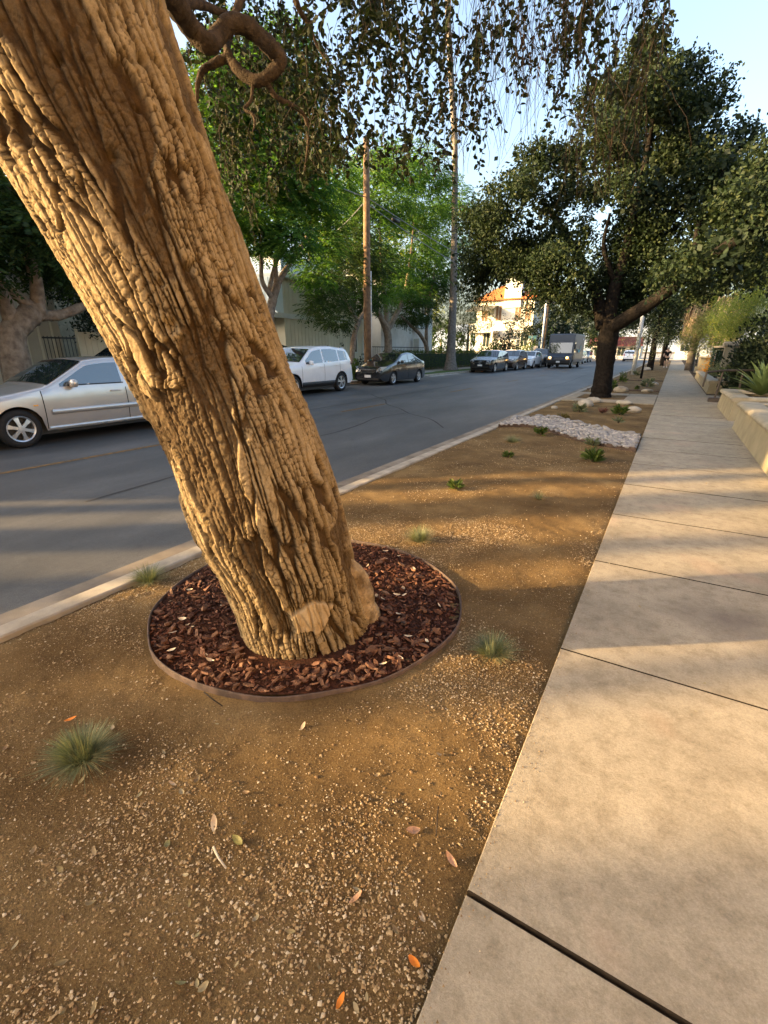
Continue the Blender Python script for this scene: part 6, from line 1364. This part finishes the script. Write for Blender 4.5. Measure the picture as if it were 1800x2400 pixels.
for k in range(1100):
    i = int(rng.integers(0, 39)); u_ = rng.random(); q = near_[i] * (1 - u_) + far_[i] * u_ + rng.normal(0, .03, 3); s_ = rng.uniform(.018, .036); me_ = cob[k % 8]; b0 = len(Vs); a = rng.uniform(0, 6.28)
    for v_ in me_.vertices:
        c_, d_ = math.cos(a), math.sin(a); Vs.append((q[0] - ro[0] + s_ * (v_.co.x * c_ - v_.co.y * d_), q[1] - ro[1] + s_ * (v_.co.x * d_ + v_.co.y * c_), .034 + s_ * .3 + s_ * v_.co.z))
    for p_ in me_.polygons: Fs.append(tuple(b0 + w for w in p_.vertices))
tag(MB().add(Vs, Fs).build('pebbles', island('pale_pebble', [(0, (.16, .155, .155)), (.5, (.28, .26, .245)), (1, (.38, .345, .31))], .85), rb, True), kind='stuff')
def edging(path, label):
    V = []; F = []
    for i, q in enumerate(path):
        V += [(q[0], q[1] - .008, -.05), (q[0], q[1] - .008, .05), (q[0], q[1] + .008, .05), (q[0], q[1] + .008, -.05)]
        if i: F += [(4 * i - 4 + k, 4 * i - 3 + k, 4 * i + 1 + k, 4 * i + k) for k in range(3)]
    return tag(recalc(MB().add(V, F).build('edging_strip', M_edge)), label, 'edging')
edging(near_, 'thin dark edging strip along the near side of the rock bed'); edging(far_, 'thin dark edging strip along the far side of the rock bed')
M_boul = mat('pale_boulder', (.36, .325, .27), (.23, .205, .17), 5, .85, .25, .4, 30)
for k, (lab, x, y, s_) in enumerate([('rounded white boulder nearest the oak on the left', -1.85, 13.7, (.34, .26, .20)), ('white boulder just behind it against the pad', -1.78, 14.75, (.36, .22, .16)), ('small white stone at the left of the strip near the kerb', -2.42, 12.6, (.14, .11, .08)), ('tan boulder lying across the pad edge right of the oak', -.98, 14.7, (.34, .2, .13)), ('tan boulder behind the broad-leaved plant', -.62, 12.9, (.26, .16, .15)), ('brown boulder right of the oak trunk beyond the pad', -1.45, 19.2, (.40, .26, .22)), ('flat pale boulder beyond the pad nearest the sidewalk', -.62, 19.6, (.32, .22, .12)), ('flat boulder half hidden behind the oak trunk', -2.3, 18.9, (.3, .2, .15)), ('low tan boulder farther along near the sidewalk', -.55, 24.0, (.3, .2, .15)), ('pale boulder at the foot of the far street tree', -1.7, 42.5, (.6, .4, .28))]):
    me_ = stone_mesh(40 + k, 1, 1, 1, 10, 16); tag(obj('boulder', me_, M_boul, None, (x, y, SZ(x, y) + s_[2] * .35), (0, 0, float(rng.uniform(-.4, .4))), tuple(.62 * w for w in s_)), lab, 'boulder', 'boulders on the soil strip')
for lab, y in [('dark timber edging line across the soil strip past the oak pad', 19.95), ('dark timber edging line across the strip near the young tree', 27.2)]:
    tag(MB().b2((-2.70, y, -.04), (-.25, y + .06, .03), .006).build('edging_board', M_edge), lab, 'edging')
# fallen leaves, one by one
lf = []
M_fall = obinfo_mat('fallen_leaf', [(0, (.13, .07, .03)), (.3, (.22, .14, .075)), (.6, (.30, .22, .13)), (.85, (.38, .31, .21)), (1, (.20, .19, .075))], .7, .3, .1, 40)
for k in range(6):
    V = []; F = []; n = 7; wv = rng.uniform(.17, .30); cu = rng.uniform(.2, .9)
    for i in range(n):
        t = i / (n - 1); w = wv * math.sin(math.pi * (.04 + .92 * t)) ** .75; z = cu * (t - .5) ** 2; V += [(t - .5, -w, z + w * .35 * cu * 2), (t - .5, 0, z), (t - .5, w, z + w * .35 * cu * 2)]
        if i: F += [(3 * i - 3, 3 * i - 2, 3 * i + 1, 3 * i), (3 * i - 2, 3 * i - 1, 3 * i + 2, 3 * i + 1)]
    me_ = MB().add(V, F).mesh('fallen_leaf', True); me_.materials.append(M_fall); lf.append(me_)
def leaf(x, y, z, s_, label, grp, m=None):
    o = obj('fallen_leaf', lf[rng.integers(0, 6)], None, None, (x, y, z + .004), (rng.normal(0, .25), rng.normal(0, .25), rng.uniform(0, 6.28)), (float(s_),) * 3)
    if m: o.material_slots[0].link = 'OBJECT'; o.material_slots[0].material = m
    return tag(o, label, 'leaf', grp)
M_mlf = mat('bleached_leaf', (.60, .48, .33), (.46, .35, .23), 30, .6); M_orl = mat('orange_leaf', (.55, .17, .015), (.42, .12, .01), 30, .6); M_pkl = mat('pinkish_leaf', (.40, .225, .13), (.30, .16, .085), 30, .6); M_olv = mat('olive_leaf', (.16, .14, .04), (.10, .09, .025), 30, .6); M_pale = mat('pale_leaf', (.46, .35, .22), (.34, .245, .15), 30, .6)
for px, py, s_, m, lab in [(797, 2340, .034, M_orl, 'bright orange fallen leaf near the bottom of the soil'), (970, 2253, .034, M_orl, 'bright orange fallen leaf by the sidewalk edge near the bottom'), (967, 1945, .046, M_pkl, 'large pinkish fallen leaf on the grit at mid-right'), (1057, 2012, .046, M_pkl, 'pinkish fallen leaf close to the sidewalk edge'), (500, 1922, .048, M_pale, 'large pale fallen leaf near the middle of the grit'), (557, 1960, .046, M_olv, 'olive-green fallen leaf just right of the large pale one'), (835, 2100, .042, M_pkl, 'tan leaf pointing down near the lower middle'), (460, 1822, .034, None, 'brown-grey fallen leaf above the large pale one'), (402, 1830, .03, M_pale, 'pale fallen leaf left of the brown-grey one'), (990, 2145, .036, M_pale, 'pale fallen leaf on the grit low by the sidewalk'), (710, 1695, .036, M_pale, 'pale fallen leaf below the mulch ring'), (175, 1720, .04, M_orl, 'orange leaf caught in the largest fescue tuft'), (262, 1700, .034, M_pale, 'pale fallen leaf right of the largest fescue tuft')]:
    q = at(px, py, Z=0); leaf(q.x, q.y, SZ(q.x, q.y) + (.09 if 'caught' in lab else 0), s_, lab, 'fallen leaves singled out on the soil', m)
for k in range(52):
    while True:
        px, py = rng.uniform(0, 1200), rng.uniform(1480, 2380); q = at(px, py, Z=0)
        if -2.68 < q.x < -.28 and math.hypot(q.x - RING_C[0], q.y - RING_C[1]) > RING_R + .03: break
    leaf(q.x, q.y, SZ(q.x, q.y), rng.uniform(.014, .030), 'small dry fallen leaf scattered on the gritty soil', 'small leaves on the soil')
for k in range(60):
    a = rng.uniform(0, 6.28); r_ = RING_R * math.sqrt(rng.random()) * .96; x, y = RING_C[0] + r_ * math.cos(a), RING_C[1] + r_ * math.sin(a)
    if math.hypot(x + 1.43, y - 1.57) < .42: continue
    leaf(x, y, float(mulch_z(np.array([x]), np.array([y]))[0]) + .016, rng.uniform(.024, .046), 'pale dry fallen leaf lying on the red mulch', 'leaves on the mulch', M_mlf if rng.random() < .65 else M_pale)
for k in range(22):
    y = rng.uniform(1.6, 9) ; x = rng.uniform(-.15, 1.05); leaf(x, y, .004, rng.uniform(.012, .024), 'tiny dry leaf on the concrete sidewalk', 'leaves on the sidewalk')
tag(MB().tube([at(500, 1985, Z=.012), at(512, 2010, Z=.016), at(530, 2035, Z=.012)], [.004, .0035, .003], 6).build('twig', mat('bleached_twig', (.36, .32, .26), (.25, .22, .18), 20, .9), None, True), 'bleached bent twig lying on the grit', 'twig')
tag(MB().tube([at(478, 1622, Z=.012), at(500, 1640, Z=.014), at(522, 1655, Z=.010)], [.003, .003, .002], 6).build('twig', M_twig, None, True), 'thin straight twig just below the mulch ring', 'twig')
tag(MB().tube([at(1027, 1890, Z=.010), at(1022, 1960, Z=.012)], [.002, .002], 6).build('twig', M_twig, None, True), 'thin dark twig on the grit near the sidewalk', 'twig')
# person walking far down the sidewalk edge
def skin_mesh(name, joints, bones, m, parent):
    me_ = bpy.data.meshes.new(name); me_.from_pydata([j[:3] for j in joints], bones, []); o = obj(name, me_, m, parent)
    o.modifiers.new('skin', 'SKIN'); sk = me_.skin_vertices[0].data if me_.skin_vertices else None
    if sk is None:
        bpy.context.view_layer.objects.active = o; me_.skin_vertices.new(); sk = me_.skin_vertices[0].data
    for k, j in enumerate(joints): sk[k].radius = (j[3], j[3] * (j[4] if len(j) > 4 else 1)); sk[k].use_root = (k == 0)
    o.modifiers.new('sub', 'SUBSURF').levels = 1; return o
M_skin = mat('skin', (.55, .36, .27), (.48, .30, .22), 5, .6, .3); M_cloth = mat('black_clothes', (.014, .014, .016), (.01, .01, .012), 20, .9, .1)
man = empty('person', (-.52, 50.2, 0), 0, 'person in a black shirt and shorts walking down the sidewalk edge far away', 'person')
J_ = [(0, 0, .95, .13), (0, 0, 1.2, .13), (0, -.03, 1.42, .14), (0, -.05, 1.52, .055), (0, -.08, 1.62, .085), (0, -.09, 1.72, .075), (.2, -.02, 1.40, .055), (.27, .05, 1.14, .042), (.22, -.16, .98, .034), (.21, -.24, .96, .03), (-.2, -.02, 1.40, .055), (-.28, .05, 1.14, .042), (-.25, -.16, 1.0, .034), (-.25, -.24, .98, .03), (.10, 0, .86, .085), (.11, -.10, .50, .058), (.11, 0, .10, .042), (.11, -.14, .05, .035), (-.10, 0, .86, .085), (-.11, .03, .50, .058), (-.11, .25, .14, .042), (-.11, .14, .06, .035)]
B__ = [(0, 1), (1, 2), (2, 3), (3, 4), (4, 5), (2, 6), (6, 7), (7, 8), (8, 9), (2, 10), (10, 11), (11, 12), (12, 13), (0, 14), (14, 15), (15, 16), (16, 17), (0, 18), (18, 19), (19, 20), (20, 21)]
skin_mesh('body', J_, B__, M_skin, man)
skin_mesh('shirt', [(0, 0, .93, .16), (0, 0, 1.2, .155), (0, -.03, 1.41, .165), (.2, -.02, 1.40, .07), (.25, .03, 1.22, .058), (-.2, -.02, 1.40, .07), (-.26, .03, 1.22, .058)], [(0, 1), (1, 2), (2, 3), (3, 4), (2, 5), (5, 6)], M_cloth, man)
skin_mesh('shorts', [(0, 0, .96, .165), (.105, 0, .84, .11), (.112, -.07, .58, .09), (-.105, 0, .84, .11), (-.112, .02, .58, .09)], [(0, 1), (1, 2), (0, 3), (3, 4)], M_cloth, man)
skin_mesh('shoe', [(.11, .04, .06, .05), (.11, -.16, .045, .042)], [(0, 1)], M_plate, man); skin_mesh('shoe', [(-.11, .27, .09, .05), (-.11, .12, .05, .042)], [(0, 1)], M_plate, man)
MB().lathe([(.001, 1.78), (.07, 1.76), (.10, 1.70), (.095, 1.64), (.08, 1.62)], 12, (0, -.075, 0)).build('hair', mat('grey_hair', (.5, .48, .45), (.4, .38, .35), 20, .8), man, True)
